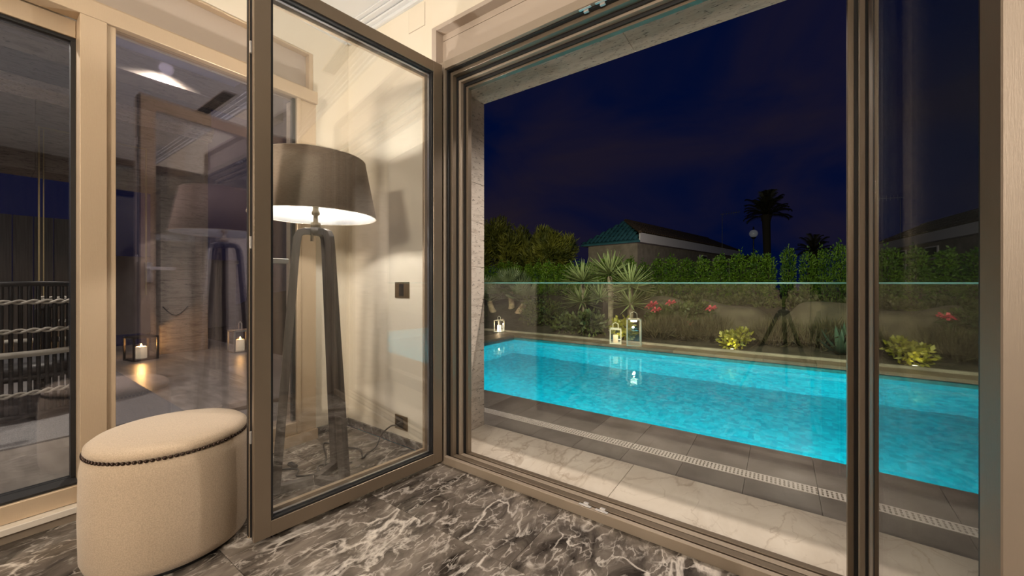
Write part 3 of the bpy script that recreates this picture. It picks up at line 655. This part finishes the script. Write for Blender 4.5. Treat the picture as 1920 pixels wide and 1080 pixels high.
# agave
t = empty('agave', (0.72, 7.25, 0.03), 0, 'blue-green agave rosette at the edge of the pool bed', 'plant')
al = MB(); vs = []
for i in range(6):
    u = i / 5; w = .045 * (1 - u ** 2.2) + .001; z = .42 * u; yy = .10 * u * u
    vs += [(-w, yy + .02 * (1 - u), z), (0, yy, z), (w, yy + .02 * (1 - u), z)]
al.add(vs, [(i * 3 + a, i * 3 + a + 1, i * 3 + a + 4, i * 3 + a + 3) for i in range(5) for a in (0, 1)], True)
am = al.mesh('agave_leaf', 0, 'agave_leaf', (0, 0, 0))[0]
for i in range(22):
    th = .2 + 1.15 * i / 22; ph = i * 2.39996; d = Vector((math.sin(th) * math.cos(ph), math.sin(th) * math.sin(ph), math.cos(th)))
    inst('agave_leaf', am, d * .03, t, d.to_track_quat('Z', 'Y').to_euler(), r.uniform(.8, 1.1))

# boulders
def boulder(loc, s, seed, label, sq=2.0):
    rr = random.Random(seed); bm = bmesh.new(); bmesh.ops.create_icosphere(bm, subdivisions=4, radius=1)
    ph = [(rr.uniform(1, 3), rr.uniform(0, 6), Vector((rr.gauss(0, 1), rr.gauss(0, 1), rr.gauss(0, 1))).normalized()) for _ in range(8)]
    for v in bm.verts:
        n = v.co.normalized(); e = 2 / sq
        q = Vector([math.copysign(abs(c) ** e, c) for c in n]); k = 1 + sum(.035 * math.sin(f * 2.2 * n.dot(d) + o) for f, o, d in ph)
        v.co = Vector((q.x * s[0], q.y * s[1], q.z * s[2])) * k
    me = bpy.data.meshes.new('boulder'); bm.to_mesh(me); bm.free(); me.polygons.foreach_set('use_smooth', [True] * len(me.polygons)); me.materials.append(MATS['boulder'])
    tag(inst('boulder', me, loc), label, 'rock')
boulder((-2.0, 8.3, 0.1), (.72, .45, .68), 1, 'rounded brown boulder beside the right yucca, left end of the rockery')
boulder((-0.75, 8.5, 0.15), (.66, .5, .58), 2, 'wide flat-topped brown boulder behind the pink flowers', 3.2)
boulder((0.75, 8.5, 0.15), (.75, .5, .55), 3, 'wide flat-topped brown boulder behind the agave', 3.2)
boulder((2.5, 8.6, 0.15), (.8, .5, .55), 4, 'wide brown boulder at the right end of the rockery', 3.0)

# ------------------------------------------------------------------ neighbouring house
hs = empty('house', (-5.37, 18.1, 0.3), R(-11.0), 'low neighbouring house with hipped tile roof and a roof end coloured by turquoise light', 'house')
# local frame: +y along the long side, -x along the short end
HL, HW, ze, zt = 15.2, 3.3, 2.70, 3.12
part('wall', B(-HW + .25, -.25, .25, HL - .3, 0, ze), 'house_brick', hs)
part('fascia', B(-.02, .04, -.05, HL, ze - .02, zt), 'fascia_white', hs)
part('fascia', B(-HW, .04, -.09, -.05, ze - .02, ze + .06), 'roof_teal_light', hs)
part('soffit', B(-HW, -.02, -.05, HL, ze - .02, ze), 'fascia_white', hs)
rx = -HW / 2; rz = 4.02
def tiles_face(a, b, c, d, nrow, m, nm):
    """courses of half-round tiles on the face a-b (eave) d-c (ridge)"""
    A, Bv, Cc, D = map(Vector, (a, b, c, d)); nrm = (Bv - A).cross(D - A).normalized(); mb = MB(); w = .24
    L_ = (Bv - A).length; ex = (Bv - A) / L_
    s0 = (D - A).dot(ex); s1 = (Cc - A).dot(ex); up = (D - A) - ex * s0; Hh = up.length; up = up / Hh
    n = int(L_ / w)
    for i in range(n):
        s = (i + .5) * w; hmax = Hh
        if s < s0: hmax = Hh * s / max(s0, 1e-3)
        if s > s1: hmax = Hh * (L_ - s) / max(L_ - s1, 1e-3)
        rows = max(1, int(hmax / .42))
        for q in range(rows):
            h0 = hmax * q / rows; h1 = hmax * (q + 1) / rows + .04
            vs = []
            for hh, lift in ((h0, .035), (h1, .0)):
                for k in range(5):
                    an = math.pi * k / 4; vs.append(A + ex * (s + math.cos(an) * w * .5) + up * hh + nrm * (math.sin(an) * .07 + lift))
            mb.add(vs, [(k, k + 1, 5 + k + 1, 5 + k) for k in range(4)], True)
    mb.add([A, Bv, Cc, D], [(0, 1, 2, 3)])
    part(nm, mb, m, hs, kind='stuff')
tiles_face((.06, -.08, zt), (.06, HL, zt), (rx, HL - 1.7, rz), (rx, 1.6, rz), 8, 'roof_tile', 'roof_tiles')
tiles_face((-HW, -.08, ze + .06), (.04, -.08, ze + .06), (rx + .01, 1.6, rz), (rx - .01, 1.6, rz), 8, 'roof_teal_light', 'roof_end_tiles')
part('roof_back', MB().add([(-HW, -.08, ze), (-HW, HL, ze), (rx, HL - 1.7, rz), (rx, 1.6, rz)], [(0, 1, 2, 3)]), 'roof_tile', hs)
part('roof_back', MB().add([(.06, HL, zt), (-HW, HL, ze), (rx, HL - 1.7, rz)], [(0, 1, 2)]), 'roof_tile', hs)
part('ridge_cap', MB().tube([(rx, 1.6, rz + .03), (rx, HL - 1.7, rz + .03)], .1, 8), 'roof_tile', hs)
part('hip_cap', MB().tube([(.05, -.08, zt + .03), (rx, 1.6, rz + .03)], .08, 8), 'roof_tile', hs)
for yy, ww, z0, z1 in ((8.6, 1.2, 1.9, 2.5), (10.6, .5, 1.9, 2.4), (12.0, 1.5, 0.3, 2.55), (14.0, .8, 1.0, 2.5)):
    f = part('window_frame', B(-.26, -.20, yy - ww / 2, yy + ww / 2, z0, z1), 'fascia_white', hs)
    me, o = B(-.22, -.19, yy - ww / 2 + .08, yy + ww / 2 - .08, z0 + .08, z1 - .06).mesh('window_pane', 0, 'dark_hole'); inst('window_pane', me, Vector(o) - Vector(f.location), f)

# far roof, palm, street lamp, antenna
t = empty('house', (-1.6, 34, 0.5), 0, 'distant dark low roof showing above the hedge beside the palm', 'house')
part('wall', B(-1.4, .6, 0, 3, 0, 2.1), 'house_brick', t); part('roof', MB().add([(-1.7, -.3, 2.1), (.9, -.3, 2.1), (.9, 3.3, 2.1), (-1.7, 3.3, 2.1), (-.7, 1.5, 2.75), (-.1, 1.5, 2.75)], [(0, 1, 5, 4), (2, 3, 4, 5), (1, 2, 5), (3, 0, 4), (3, 2, 1, 0)]), 'roof_tile', t)
t = empty('palm_tree', (-0.74, 30, 0.4), 0, 'tall date palm silhouetted against the night sky', 'palm')
part('trunk', MB().tube([(0, 0, 0), (.05, 0, 2.5), (.0, 0, 4.6), (0, 0, 5.1)], [.26, .22, .24, .34], 10), 'bark_dark', t)
fr = MB(); Lf = 1.9
pts = [Vector((0, math.sin(u * 1.5) * Lf * .75, (math.sin(u * 2.0) * .62 - .30 * u * u) * Lf * .5)) for u in [i / 9 for i in range(10)]]
fr.tube(pts, [.03 - .0025 * i for i in range(10)], 5)
for i in range(1, 28):
    u = i / 28; k = u * 9; a = int(k); p = pts[a].lerp(pts[min(9, a + 1)], k - a)
    for s_ in (-1, 1):
        l = .42 * math.sin(math.pi * (.15 + .8 * u)); d = Vector((s_ * .8, .5, -.25)).normalized(); w = Vector((0, .028, .01))
        fr.add([p - w, p + w, p + d * l], [(0, 1, 2)])
frm = fr.mesh('frond', 0, 'palm_leaf', (0, 0, 0))[0]
for i in range(46):
    inst('frond', frm, (0, 0, 5.1 + rnd.uniform(-.15, .2)), t, (R(70 - 105 * (i / 46)) * 1.0, 0, i * 2.39996), rnd.uniform(.85, 1.08))
t = empty('palm_tree', (1.7, 30, 0.4), 0, 'low dark palm half hidden behind the opening frame', 'palm')
part('trunk', MB().tube([(0, 0, 0), (.0, 0, 2.6)], [.2, .2], 8), 'bark_dark', t)
for i in range(26): inst('frond', frm, (0, 0, 2.6), t, (R(60 - 95 * (i / 26)), 0, i * 2.39996), rnd.uniform(.6, .8))
t = empty('street_lamp', (-1.35, 28, 0.4), 0, 'globe street lamp left of the tall palm', 'lamp')
part('post', MB().tube([(0, 0, 0), (0, 0, 3.4)], [.05, .035], 8), 'black_metal', t); part('globe', MB().ball((0, 0, 3.72), .24), 'globe', t)
part('finial', MB().tube([(0, 0, 3.93), (0, 0, 4.15)], [.06, .03], 8), 'black_metal', t); part('collar', MB().lathe([(.05, 3.38), (.14, 3.46), (.14, 3.5), (.02, 3.5)], seg=12), 'black_metal', t)
t = empty('antenna', (-2.6, 26.5, 3.2), 0, 'faint television aerial above the neighbouring roof', 'antenna')
part('mast', MB().tube([(-.3, 0, 0), (-.3, 0, 2.1)], .015, 6), 'grey_plastic', t); an = MB().tube([(-.4, 0, 2.05), (.65, 0, 2.1)], .012, 6)
for i in range(7): an.tube([(-.2 + i * .13, -.02, 1.93 + .006 * i), (-.2 + i * .13, .02, 2.22)], .008, 5)
part('boom', an, 'grey_plastic', t)

# ------------------------------------------------------------------ lanterns at the pool
def lantern(name, loc, w, h, post, m, label, glow=None, candle=True, flame=False, rot=0.0, power=0.0, lcol=WARM, loop=True, solid_roof=False):
    t = empty(name, loc, rot, label, 'lantern'); a = w / 2
    for sx in (-1, 1):
        for sy in (-1, 1): part('post', B(sx * a - (post if sx > 0 else 0), sx * a + (post if sx < 0 else 0), sy * a - (post if sy > 0 else 0), sy * a + (post if sy < 0 else 0), post, h - post), m, t, .001)
    part('base', B(-a, a, -a, a, 0, post), m, t, .001)
    rp = MB(); rp.box(-a, a, -a, -a + post * 1.2, h - post, h); rp.box(-a, a, a - post * 1.2, a, h - post, h); rp.box(-a, -a + post * 1.2, -a, a, h - post, h); rp.box(a - post * 1.2, a, -a, a, h - post, h)
    rp.box(-a * .4, a * .4, -a * .4, a * .4, h - post * .6, h + post * .3) if not solid_roof else rp.box(-a, a, -a, a, h - post * .5, h)
    part('roof', rp, m, t)
    if loop: part('handle', MB().tube([(-a * .45, 0, h), (-a * .45, 0, h + w * .38), (0, 0, h + w * .5), (a * .45, 0, h + w * .38), (a * .45, 0, h)], .006, 6), m, t)
    for s_ in (-1, 1): part('pane', B(-a + post, a - post, s_ * (a - post * .5) - .001, s_ * (a - post * .5) + .001, post, h - post), 'lantern_glass', t)
    if candle:
        cn = part('candle', MB().lathe([(.0005, post), (w * .22, post), (w * .22, h * .55), (w * .18, h * .56), (.0005, h * .55)], seg=20), 'wax' if flame else (glow or 'wax'), t)
        if flame:
            me, o = MB().lathe([(.0005, h * .56), (.009, h * .585), (.011, h * .61), (.005, h * .66), (.0005, h * .69)], seg=12).mesh('flame', 0, 'flame'); inst('flame', me, Vector(o) - Vector(cn.location), cn)
    if power: light('lantern_light', 'POINT', (loc[0], loc[1], loc[2] + h * .62), power, lcol, .02)
    return t
lantern('garden_lantern', (-2.07, 6.62, 0), .24, .46, .018, 'lantern_metal', 'tall open metal lantern on the far pool edge, right of the pair', candle=False, power=4.5, lcol=(1, .8, .5), rot=.35)
tl = [o for o in C.objects if o.name == 'garden_lantern'][0]
part('glowing_top', MB().lathe([(.0005, .40), (.05, .405), (.055, .43), (.0005, .44)], seg=16), 'led_white', tl, label='white glowing light under the lantern roof')
lantern('garden_lantern', (-2.40, 6.64, 0), .20, .27, .018, 'lantern_white', 'small pale lantern on the far pool edge, left of the pair', 'wax', rot=.35)
lantern('garden_lantern', (-5.05, 6.72, 0), .17, .26, .015, 'lantern_white', 'small glowing lantern by the fan palm at the pool corner', 'led_white', power=2.5, lcol=(1, .62, .3))
light('garden_uplight', 'SPOT', (-2.42, 6.9, 0.04), 5, (1, .9, .4), .02, target=(-2.42, 7.1, .6), angle=120)
light('garden_uplight', 'SPOT', (-0.62, 6.93, 0.04), 7, (1, .9, .4), .02, target=(-0.60, 7.12, .5), angle=120)
light('garden_uplight', 'SPOT', (-5.75, 7.75, 0.12), 75, (1, .72, .45), .03, target=(-6.15, 8.6, .45), angle=95)
for i, (x, y, lab) in enumerate(((-2.42, 6.9, 'low garden light under the glowing shrub by the lanterns'), (-0.62, 6.93, 'low garden light under the glowing shrub before the boulders'))):
    t = empty('garden_light', (x, y, 0), 0, lab, 'light'); part('body', MB().lathe([(.0005, 0), (.035, 0), (.035, .03), (.028, .034), (.0005, .03)], seg=14), 'black_metal', t); part('lens', MB().lathe([(.0005, .0355), (.024, .0355)], seg=14), 'led_white', t)

# ------------------------------------------------------------------ terrace glazing (left wall)
w2 = S('window_2', 'tall champagne framed terrace glazing in the left wall')
YA = -2.2
part('head_beam', B(-2.72, -2.63, YA, 1.406, 2.32, 2.40), 'champagne', w2, .002)
part('shutter_box_panel', B(-2.775, -2.752, YA, 1.39, 2.42, 2.69), 'box_beige', w2)
part('shutter_box_frame', B(-2.752, -2.70, 1.382, 1.409, 2.40, 2.689), 'champagne', w2, .002)
part('shutter_box_frame', B(-2.752, -2.70, YA, 1.382, 2.676, 2.689), 'champagne', w2, .002)
part('shutter_box_frame', B(-2.775, -2.66, YA, 1.382, 2.401, 2.419), 'champagne', w2, .002)
part('mullion', B(-2.80, -2.63, .302, .389, .069, 2.319), 'champagne', w2, .002)
part('glazing_bead', B(-2.80, -2.645, .390, .421, .069, 2.319), 'champagne', w2, .002)
part('end_jamb', B(-2.80, -2.645, 1.275, 1.300, .069, 2.319), 'champagne', w2, .002)
part('end_jamb', B(-2.80, -2.655, 1.301, 1.406, .069, 2.319), 'champagne', w2, .002)
part('glazing_gasket', B(-2.70, -2.668, 1.255, 1.274, .155, 2.315), 'rubber', w2)
part('recessed_head', B(-2.80, -2.73, YA, .301, 2.237, 2.319), 'champagne', w2, .002)
part('glazing_gasket', B(-2.79, -2.741, YA, .301, 2.222, 2.236), 'rubber', w2)
part('glazing_gasket', B(-2.79, -2.741, .286, .301, .160, 2.221), 'rubber', w2)
part('bottom_rail', B(-2.80, -2.648, YA, .301, .070, .147), 'champagne', w2, .002)
part('bottom_rail', B(-2.80, -2.648, .422, 1.274, .070, .147), 'champagne', w2, .002)
part('glazing_gasket', B(-2.79, -2.665, YA, .301, .148, .158), 'rubber', w2)
part('sill_board', B(-2.80, -2.602, YA, .46, .040, .068), 'white_sill', w2, .002)
part('plinth', B(-2.80, -2.622, YA, .46, .0, .039), 'bronze_light', w2); part('plinth', B(-2.80, -2.63, .461, 1.406, .0, .068), 'champagne', w2)
part('pane', B(-2.758, -2.752, YA, .286, .158, 2.222), 'terrace_glass_recessed', w2); part('pane', B(-2.782, -2.776, YA, .286, .158, 2.222), 'terrace_glass_recessed', w2)
part('pane', B(-2.676, -2.670, .421, 1.274, .148, 2.319), 'terrace_glass', w2); part('pane', B(-2.700, -2.694, .421, 1.274, .148, 2.319), 'terrace_glass', w2)

# ------------------------------------------------------------------ terrace beyond the left wall
tf = S('floor_terrace', 'beige stone tiled terrace floor')
tt = B(-.449, .449, -.449, .449, -.03, 0).mesh('terrace_tile', .001, 'terrace_tile', (0, 0, 0))[0]
for i in range(7):
    for j in range(9):
        x, y = -3.40 - i * .9, -3.15 + j * .9
        if y > 2.3 or (y > 1.3 and x > -3.5): continue
        inst('terrace_tile', tt, (x, y, 0.0), tf)
part('joint_bed', B(-9.3, -2.96, -3.6, 2.28, -.07, -.032), 'stone_kerb', tf)
ts = S('ceiling_terrace', 'pale soffit above the terrace'); part('soffit_slab', B(-5.35, -2.96, -3.6, 1.85, 3.42, 3.55), 'soffit_blue_light', ts)
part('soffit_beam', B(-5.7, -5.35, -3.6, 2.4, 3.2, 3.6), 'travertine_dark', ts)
part('wall_over_glazing', B(-2.96, -2.951, -3.6, 2.2, 2.42, 3.42), 'plaster', ts)
tw = S('wall_terrace', 'travertine portal at the far side of the terrace')
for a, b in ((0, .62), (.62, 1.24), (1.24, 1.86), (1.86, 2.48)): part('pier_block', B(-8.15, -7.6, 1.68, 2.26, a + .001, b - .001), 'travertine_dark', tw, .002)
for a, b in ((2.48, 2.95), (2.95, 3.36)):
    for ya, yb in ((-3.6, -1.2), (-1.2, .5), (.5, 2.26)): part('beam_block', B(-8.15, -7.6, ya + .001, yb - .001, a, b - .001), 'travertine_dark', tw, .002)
for k, (d, z0, z1) in enumerate(((.05, 3.36, 3.42), (.09, 3.42, 3.47), (.15, 3.47, 3.56))): part('moulding', B(-8.15, -7.6 + d, -3.6, 2.30, z0, z1), 'travertine', tw, .004)
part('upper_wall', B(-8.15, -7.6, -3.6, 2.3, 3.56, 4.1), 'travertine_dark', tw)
sp = S('wall_screen', 'black boarded screen behind the terrace')
for k in range(24): part('board', B(-9.0, -8.95, -3.6 + k * .19, -3.6 + k * .19 + .18, 0, 2.05), 'louvre_black', sp, .003)
t = empty('reflected_frame', (-7.59, 1.02, 0), 0, 'thin gold outline standing in for a frame reflected in the terrace glass', 'frame')  # reflection in the glass, built as solid gold strips
gf = [(-.5, -.485, .9, 3.03), (.485, .5, .9, 3.03)]
for a, b, z0, z1 in gf: part('frame_side', B(0, .03, a, b, z0, z1), 'gold_trim', t)
part('frame_top', B(0, .03, -.484, .484, 3.015, 3.03), 'gold_trim', t); part('frame_side', B(0, .02, -.46, -.45, .9, 3.0), 'gold_trim', t)
# white outbuilding with shutters behind the lantern
ob = empty('outbuilding', (-11.2, 2.3, 0), 0, 'pale outbuilding with louvred shutters seen past the terrace pier', 'building')
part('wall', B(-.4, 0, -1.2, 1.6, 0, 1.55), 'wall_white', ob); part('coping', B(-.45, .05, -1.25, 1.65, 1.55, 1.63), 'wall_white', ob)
for yy in (-.75, .35):
    s_ = part('shutter', B(.001, .03, yy - .28, yy + .28, .3, 1.25), 'wall_white', ob)
    lv = MB()
    for q in range(14): lv.box(.03, .045, yy - .22, yy + .22, .36 + q * .06, .395 + q * .06)
    me, o = lv.mesh('louvre_slats', 0, 'shutter_grey'); inst('louvre_slats', me, Vector(o) - Vector(s_.location), s_)
lantern('terrace_lantern', (-7.36, 1.42, 0), .28, .33, .022, 'lantern_black', 'black lantern with a burning candle on the terrace beside the pier', flame=True, power=26.0, lcol=(1, .48, .14), loop=False, rot=.2, solid_roof=True)
lantern('terrace_lantern', (-6.95, 2.48, 0), .26, .34, .02, 'lantern_metal', 'second candle lantern on the terrace right of the pier', flame=True, power=5.0, lcol=(1, .48, .14), loop=True)
ch = MB(); 
ch.tube([(-7.58, 1.70 + i * .05, .72 - .14 * math.sin(math.pi * i / 6)) for i in range(7)], .008, 6)
tag(part('chain', ch, 'black_metal'), 'short hanging chain on the candlelit terrace pier', 'chain')
# rug
rg = MB(); rg.box(-6.9, -4.08, -2.6, 1.05, .001, .012)
tag(part('outdoor_rug', rg, 'rug'), 'grey woven outdoor rug on the terrace floor', 'rug')
# rope armchair
rc = empty('rope_chair', (-5.25, 0.22, 0.012), R(12), 'tall black outdoor chair with vertical bars and pale rope bands', 'chair')
RA, RH = .52, 1.06
def arc(rr, z, n=25, a0=-150, a1=150): return [(rr * math.cos(R(a0 + (a1 - a0) * i / (n - 1))), rr * math.sin(R(a0 + (a1 - a0) * i / (n - 1))), z) for i in range(n)]
part('top_rail', MB().tube([(p[0], p[1], RH - .25 * (abs(i - 17) / 17) ** 2) for i, p in enumerate(arc(RA, 0, 35))], .022, 8), 'black_metal', rc)
part('seat_rail', MB().tube(arc(RA - .01, .34), .02, 8), 'black_metal', rc); part('base_rail', MB().tube(arc(RA, .05), .02, 8), 'black_metal', rc)
n = 63
for i in range(n):
    a = R(-150 + 300 * i / (n - 1)); u = abs(i - (n - 1) / 2) / ((n - 1) / 2); zt_ = RH - .25 * u * u
    part('bar', MB().tube([(RA * math.cos(a), RA * math.sin(a), .05), (RA * math.cos(a), RA * math.sin(a), zt_)], .013, 6), 'black_metal', rc)
for z, rr, th in ((.92, RA + .02, .013), (.70, RA + .02, .013), (.22, RA + .02, .013)):
    for ph in (0, math.pi):
        P = []
        for i in range(140):
            a = R(-148 + 296 * i / 139); q = i * .9 + ph; P.append(((rr + .008 * math.cos(q)) * math.cos(a), (rr + .008 * math.cos(q)) * math.sin(a), z + .012 * math.sin(q)))
        part('rope_strand', MB().tube(P, .010, 6), 'rope', rc)
part('rope_band', MB().lathe([(RA + .015, .50), (RA + .03, .50), (RA + .03, .545), (RA + .015, .545)], seg=40, closed=True), 'rope', rc)
part('cushion', MB().lathe([(.0005, .30), (.44, .30), (.48, .33), (.48, .39), (.44, .43), (.0005, .44)], seg=32), 'grey_plastic', rc)
for a in (-60, 0, 60, 130, -130): part('foot', MB().tube([(RA * math.cos(R(a)), RA * math.sin(R(a)), 0), (RA * math.cos(R(a)), RA * math.sin(R(a)), .06)], .02, 8), 'black_metal', rc)
t = empty('patio_post', (-4.2, -0.12, 0.012), 0, 'slim dark furniture post wrapped with rope at the left edge', 'furniture')
part('post', MB().tube([(0, 0, 0), (0, 0, 1.06)], .026, 10), 'grey_plastic', t)
for z in (1.02, .80, .55): part('rope_wrap', MB().lathe([(.027, z), (.036, z + .004), (.036, z + .036), (.027, z + .04)], seg=14), 'rope', t)
part('foot_plate', MB().lathe([(.0005, 0), (.10, 0), (.10, .015), (.0005, .02)], seg=18), 'grey_plastic', t)

# ------------------------------------------------------------------ ottoman
oc = (-2.085, 0.50)
ot = empty('ottoman', (oc[0], oc[1], 0), 0, 'round beige linen ottoman with a band of dark nail heads', 'ottoman')
ra = .266
part('foot_ring', MB().lathe([(.0005, 0), (ra - .03, 0), (ra - .03, .014), (.0005, .014)], seg=48), 'black_plastic', ot)
part('body', MB().lathe([(.0005, .0145), (ra - .03, .0145), (ra - .010, .022), (ra - .001, .05), (ra + .002, .2), (ra - .001, .38), (ra - .009, .425), (ra - .016, .438), (.0005, .438)], seg=72), 'linen', ot)
part('seat', MB().lathe([(.0005, .4385), (ra - .016, .4385), (ra - .010, .449), (ra - .012, .463), (ra - .030, .477), (ra - .07, .484), (.12, .489), (.0005, .491)], seg=72), 'linen', ot)
nm = MB().ball((0, 0, 0), .0068, .0068, .0068, 8, 5).mesh('nail_head', 0, 'nail', (0, 0, 0))[0]
for i in range(96):
    a = 2 * math.pi * i / 96; inst('nail_head', nm, ((ra - .012) * math.cos(a), (ra - .012) * math.sin(a), .4385), ot)

# ------------------------------------------------------------------ tripod floor lamp
lc = (-2.043, 1.08)
lp = empty('floor_lamp', (lc[0], lc[1], 0), 0, 'tripod floor lamp with wide brown drum shade and dark wooden legs', 'lamp')
zs0, zs1, rb, rt = 1.435, 1.735, .308, .25
sh = part('shade', MB().lathe([(rb, zs0), (rt, zs1), (rt - .0015, zs1), (rb - .0015, zs0)], seg=64, closed=True), 'shade_brown', lp)
part('shade_lining', MB().lathe([(rb - .002, zs0 + .001), (rt - .002, zs1 - .001), (rt - .004, zs1 - .001), (rb - .004, zs0 + .001)], seg=64, closed=True), 'shade_lining', lp, label='white inner lining')
part('shade_piping', MB().lathe([(rb - .005, zs0 - .0025), (rb + .001, zs0 - .0025), (rb + .001, zs0 - .0005), (rb - .005, zs0 - .0005)], seg=64, closed=True), 'shade_piping', lp)
part('shade_piping', MB().lathe([(rt - .005, zs1 + .0005), (rt + .001, zs1 + .0005), (rt + .001, zs1 + .0025), (rt - .005, zs1 + .0025)], seg=64, closed=True), 'shade_piping', lp)
sp_ = MB()
for k in range(3):
    a = 2 * math.pi * k / 3; sp_.tube([(.018 * math.cos(a), .018 * math.sin(a), 1.53), ((rt + .02) * math.cos(a), (rt + .02) * math.sin(a), 1.58)], .003, 6)
part('shade_spider', sp_, 'brass', lp)
part('socket', MB().lathe([(.0005, 1.375), (.024, 1.375), (.024, 1.40), (.012, 1.405), (.011, 1.44), (.020, 1.445), (.020, 1.46), (.015, 1.465), (.015, 1.49), (.026, 1.50), (.026, 1.53), (.019, 1.535), (.019, 1.565), (.0005, 1.565)], seg=20), 'brass', lp)
part('bulb', MB().ball((0, 0, 1.60), .034, .034, .034, 16, 10), 'bulb_glow', lp)
part('pull_chain', MB().tube([(.012, -.022, 1.39), (.012, -.026, 1.33)], .002, 5).box(.006, .018, -.032, -.02, 1.30, 1.33), 'brass', lp)
part('hub', MB().lathe([(.0005, 1.335), (.03, 1.335), (.03, 1.374), (.0005, 1.374)], seg=20), 'lamp_wood', lp)
for ang in (-113, 20, 118):
    a = R(ang); d = Vector((math.cos(a), math.sin(a), 0))
    P = [d * .028 + Vector((0, 0, 1.353)), d * .055 + Vector((0, 0, 1.352)), d * .075 + Vector((0, 0, 1.343)), d * .085 + Vector((0, 0, 1.322)), d * .092 + Vector((0, 0, 1.27)), d * .184 + Vector((0, 0, .012))]
    part('leg', MB().tube(P, [.024, .025, .026, .026, .026, .030], 4, square=True), 'lamp_wood', lp, .002)
    part('stretcher', MB().tube([d * .012 + Vector((0, 0, .022)), d * .165 + Vector((0, 0, .022))], .026, 4, square=True), 'lamp_wood', lp)
    part('foot_pad', MB().lathe([(.0005, 0), (.02, 0), (.02, .006), (.0005, .006)], (d.x * .182, d.y * .182, 0), 12), 'black_plastic', lp)

# cable, outlet, switch
def spline(pts, n=10):
    P = [Vector(p) for p in pts]; out = []
    for i in range(len(P) - 1):
        p0, p1, p2, p3 = P[max(i - 1, 0)], P[i], P[i + 1], P[min(i + 2, len(P) - 1)]
        for k in range(n):
            u = k / n; out.append(.5 * ((2 * p1) + (-p0 + p2) * u + (2 * p0 - 5 * p1 + 4 * p2 - p3) * u * u + (-p0 + 3 * p1 - 3 * p2 + p3) * u ** 3))
    return out + [P[-1]]
cb = empty('power_cable', (-2.1, 1.45, 0), 0, 'black power cable trailing from the wall outlet across the marble to the lamp', 'cable')
def wpt(x, y, z): return (x + 2.1, y - 1.45, z)
part('lead', MB().tube(spline([wpt(-2.062, 1.625, .142), wpt(-2.09, 1.60, .14), wpt(-2.13, 1.56, .09), wpt(-2.135, 1.52, .02), wpt(-2.13, 1.45, .005), wpt(-2.10, 1.40, .005), wpt(-2.22, 1.46, .005), wpt(-2.34, 1.42, .005), wpt(-2.50, 1.38, .005), wpt(-2.30, 1.28, .005), wpt(-2.18, 1.20, .005)]), .005, 6), 'black_cable', cb)
part('lead', MB().tube(spline([wpt(-2.35, 1.02, .012), wpt(-2.28, 1.10, .005), wpt(-2.20, 1.06, .005), wpt(-2.14, 1.14, .005), wpt(-2.22, 1.20, .005), wpt(-2.10, 1.33, .005)]), .005, 6), 'black_cable', cb)
part('inline_switch', B(-.275, -.20, -.365, -.335, .0, .022), 'black_plastic', cb, .006)
part('plug', MB().tube([wpt(-2.062, 1.665, .142), wpt(-2.062, 1.625, .142)], [.018, .012], 12), 'black_plastic', cb)
def plate(name, x0, x1, z0, z1, label, cat):
    t = empty(name, ((x0 + x1) / 2, 1.68, z0), 0, label, cat); w = x1 - x0; h = z1 - z0
    part('plate', B(-w / 2, w / 2, -.008, -.0005, 0, h), 'switch_bronze', t, .0015)
    return t, w, h
t, w, h = plate('light_switch', -2.142, -2.0, .978, 1.084, 'bronze light switch plate on the cream wall beside the open leaf', 'switch')
part('rocker', B(-.022, .022, -.012, -.0082, .012, h - .012), 'switch_dark', t, .001); part('rocker', B(.0235, .062, -.011, -.0082, .012, h - .012), 'switch_bronze', t, .001)
t, w, h = plate('wall_outlet', -2.142, -2.016, .095, .19, 'bronze wall outlet low on the cream wall with a plug in it', 'outlet')
part('socket_insert', B(-.05, .025, -.0095, -.0082, .010, h - .010), 'switch_dark', t, .001)

# ------------------------------------------------------------------ photographer's tripod (seen reflected in the guard)
tp = empty('camera_tripod', (0, 0, 0), 0, 'black camera tripod with a camera, mirrored in the glass guard', 'tripod')
fwd = Vector((-math.sin(YAW), math.cos(YAW), 0)); back = -fwd
ap = back * .05
for fx, fy in ((-.37, .02), (.27, .10), (.03, -.42)):
    top = Vector((ap.x + fx * .12, ap.y + fy * .12, .775)); ft = Vector((fx + ap.x, fy + ap.y, .0)); mid = top.lerp(ft, .5); lo = top.lerp(ft, .78)
    lg = part('leg', MB().tube([top, mid], .019, 10), 'black_metal', tp)
    part('leg_section', MB().tube([mid, lo], .015, 10), 'black_metal', tp); part('leg_section', MB().tube([lo, ft], .011, 10), 'black_metal', tp)
    part('leg_lock', MB().tube([mid + (top - mid) * .04, mid - (top - mid) * .08], .025, 10), 'black_plastic', tp)
part('crown', MB().lathe([(.0005, .755), (.05, .755), (.05, .80), (.03, .815), (.0005, .815)], ap, 18), 'black_metal', tp)
part('column', MB().tube([ap + Vector((0, 0, .60)), ap + Vector((0, 0, .93))], .015, 10), 'black_metal', tp)
part('head', MB().ball(ap + Vector((0, 0, .955)), .036, .036, .045).box(ap.x - .035, ap.x + .035, ap.y - .035, ap.y + .035, .985, 1.005), 'black_plastic', tp)
M = Matrix.Translation(back * .05) @ Matrix.Rotation(YAW, 4, 'Z')
cbm = MB(); cbm.box(-.07, .07, -.04, .02, 1.008, 1.115, M); cbm.box(-.03, .03, -.035, .015, 1.115, 1.145, M)
part('camera_body', cbm, 'black_plastic', tp, .004)
part('lens', MB().tube([back * .032 + Vector((0, 0, 1.08)), back * .012 + Vector((0, 0, 1.08))], .036, 20), 'black_plastic', tp)
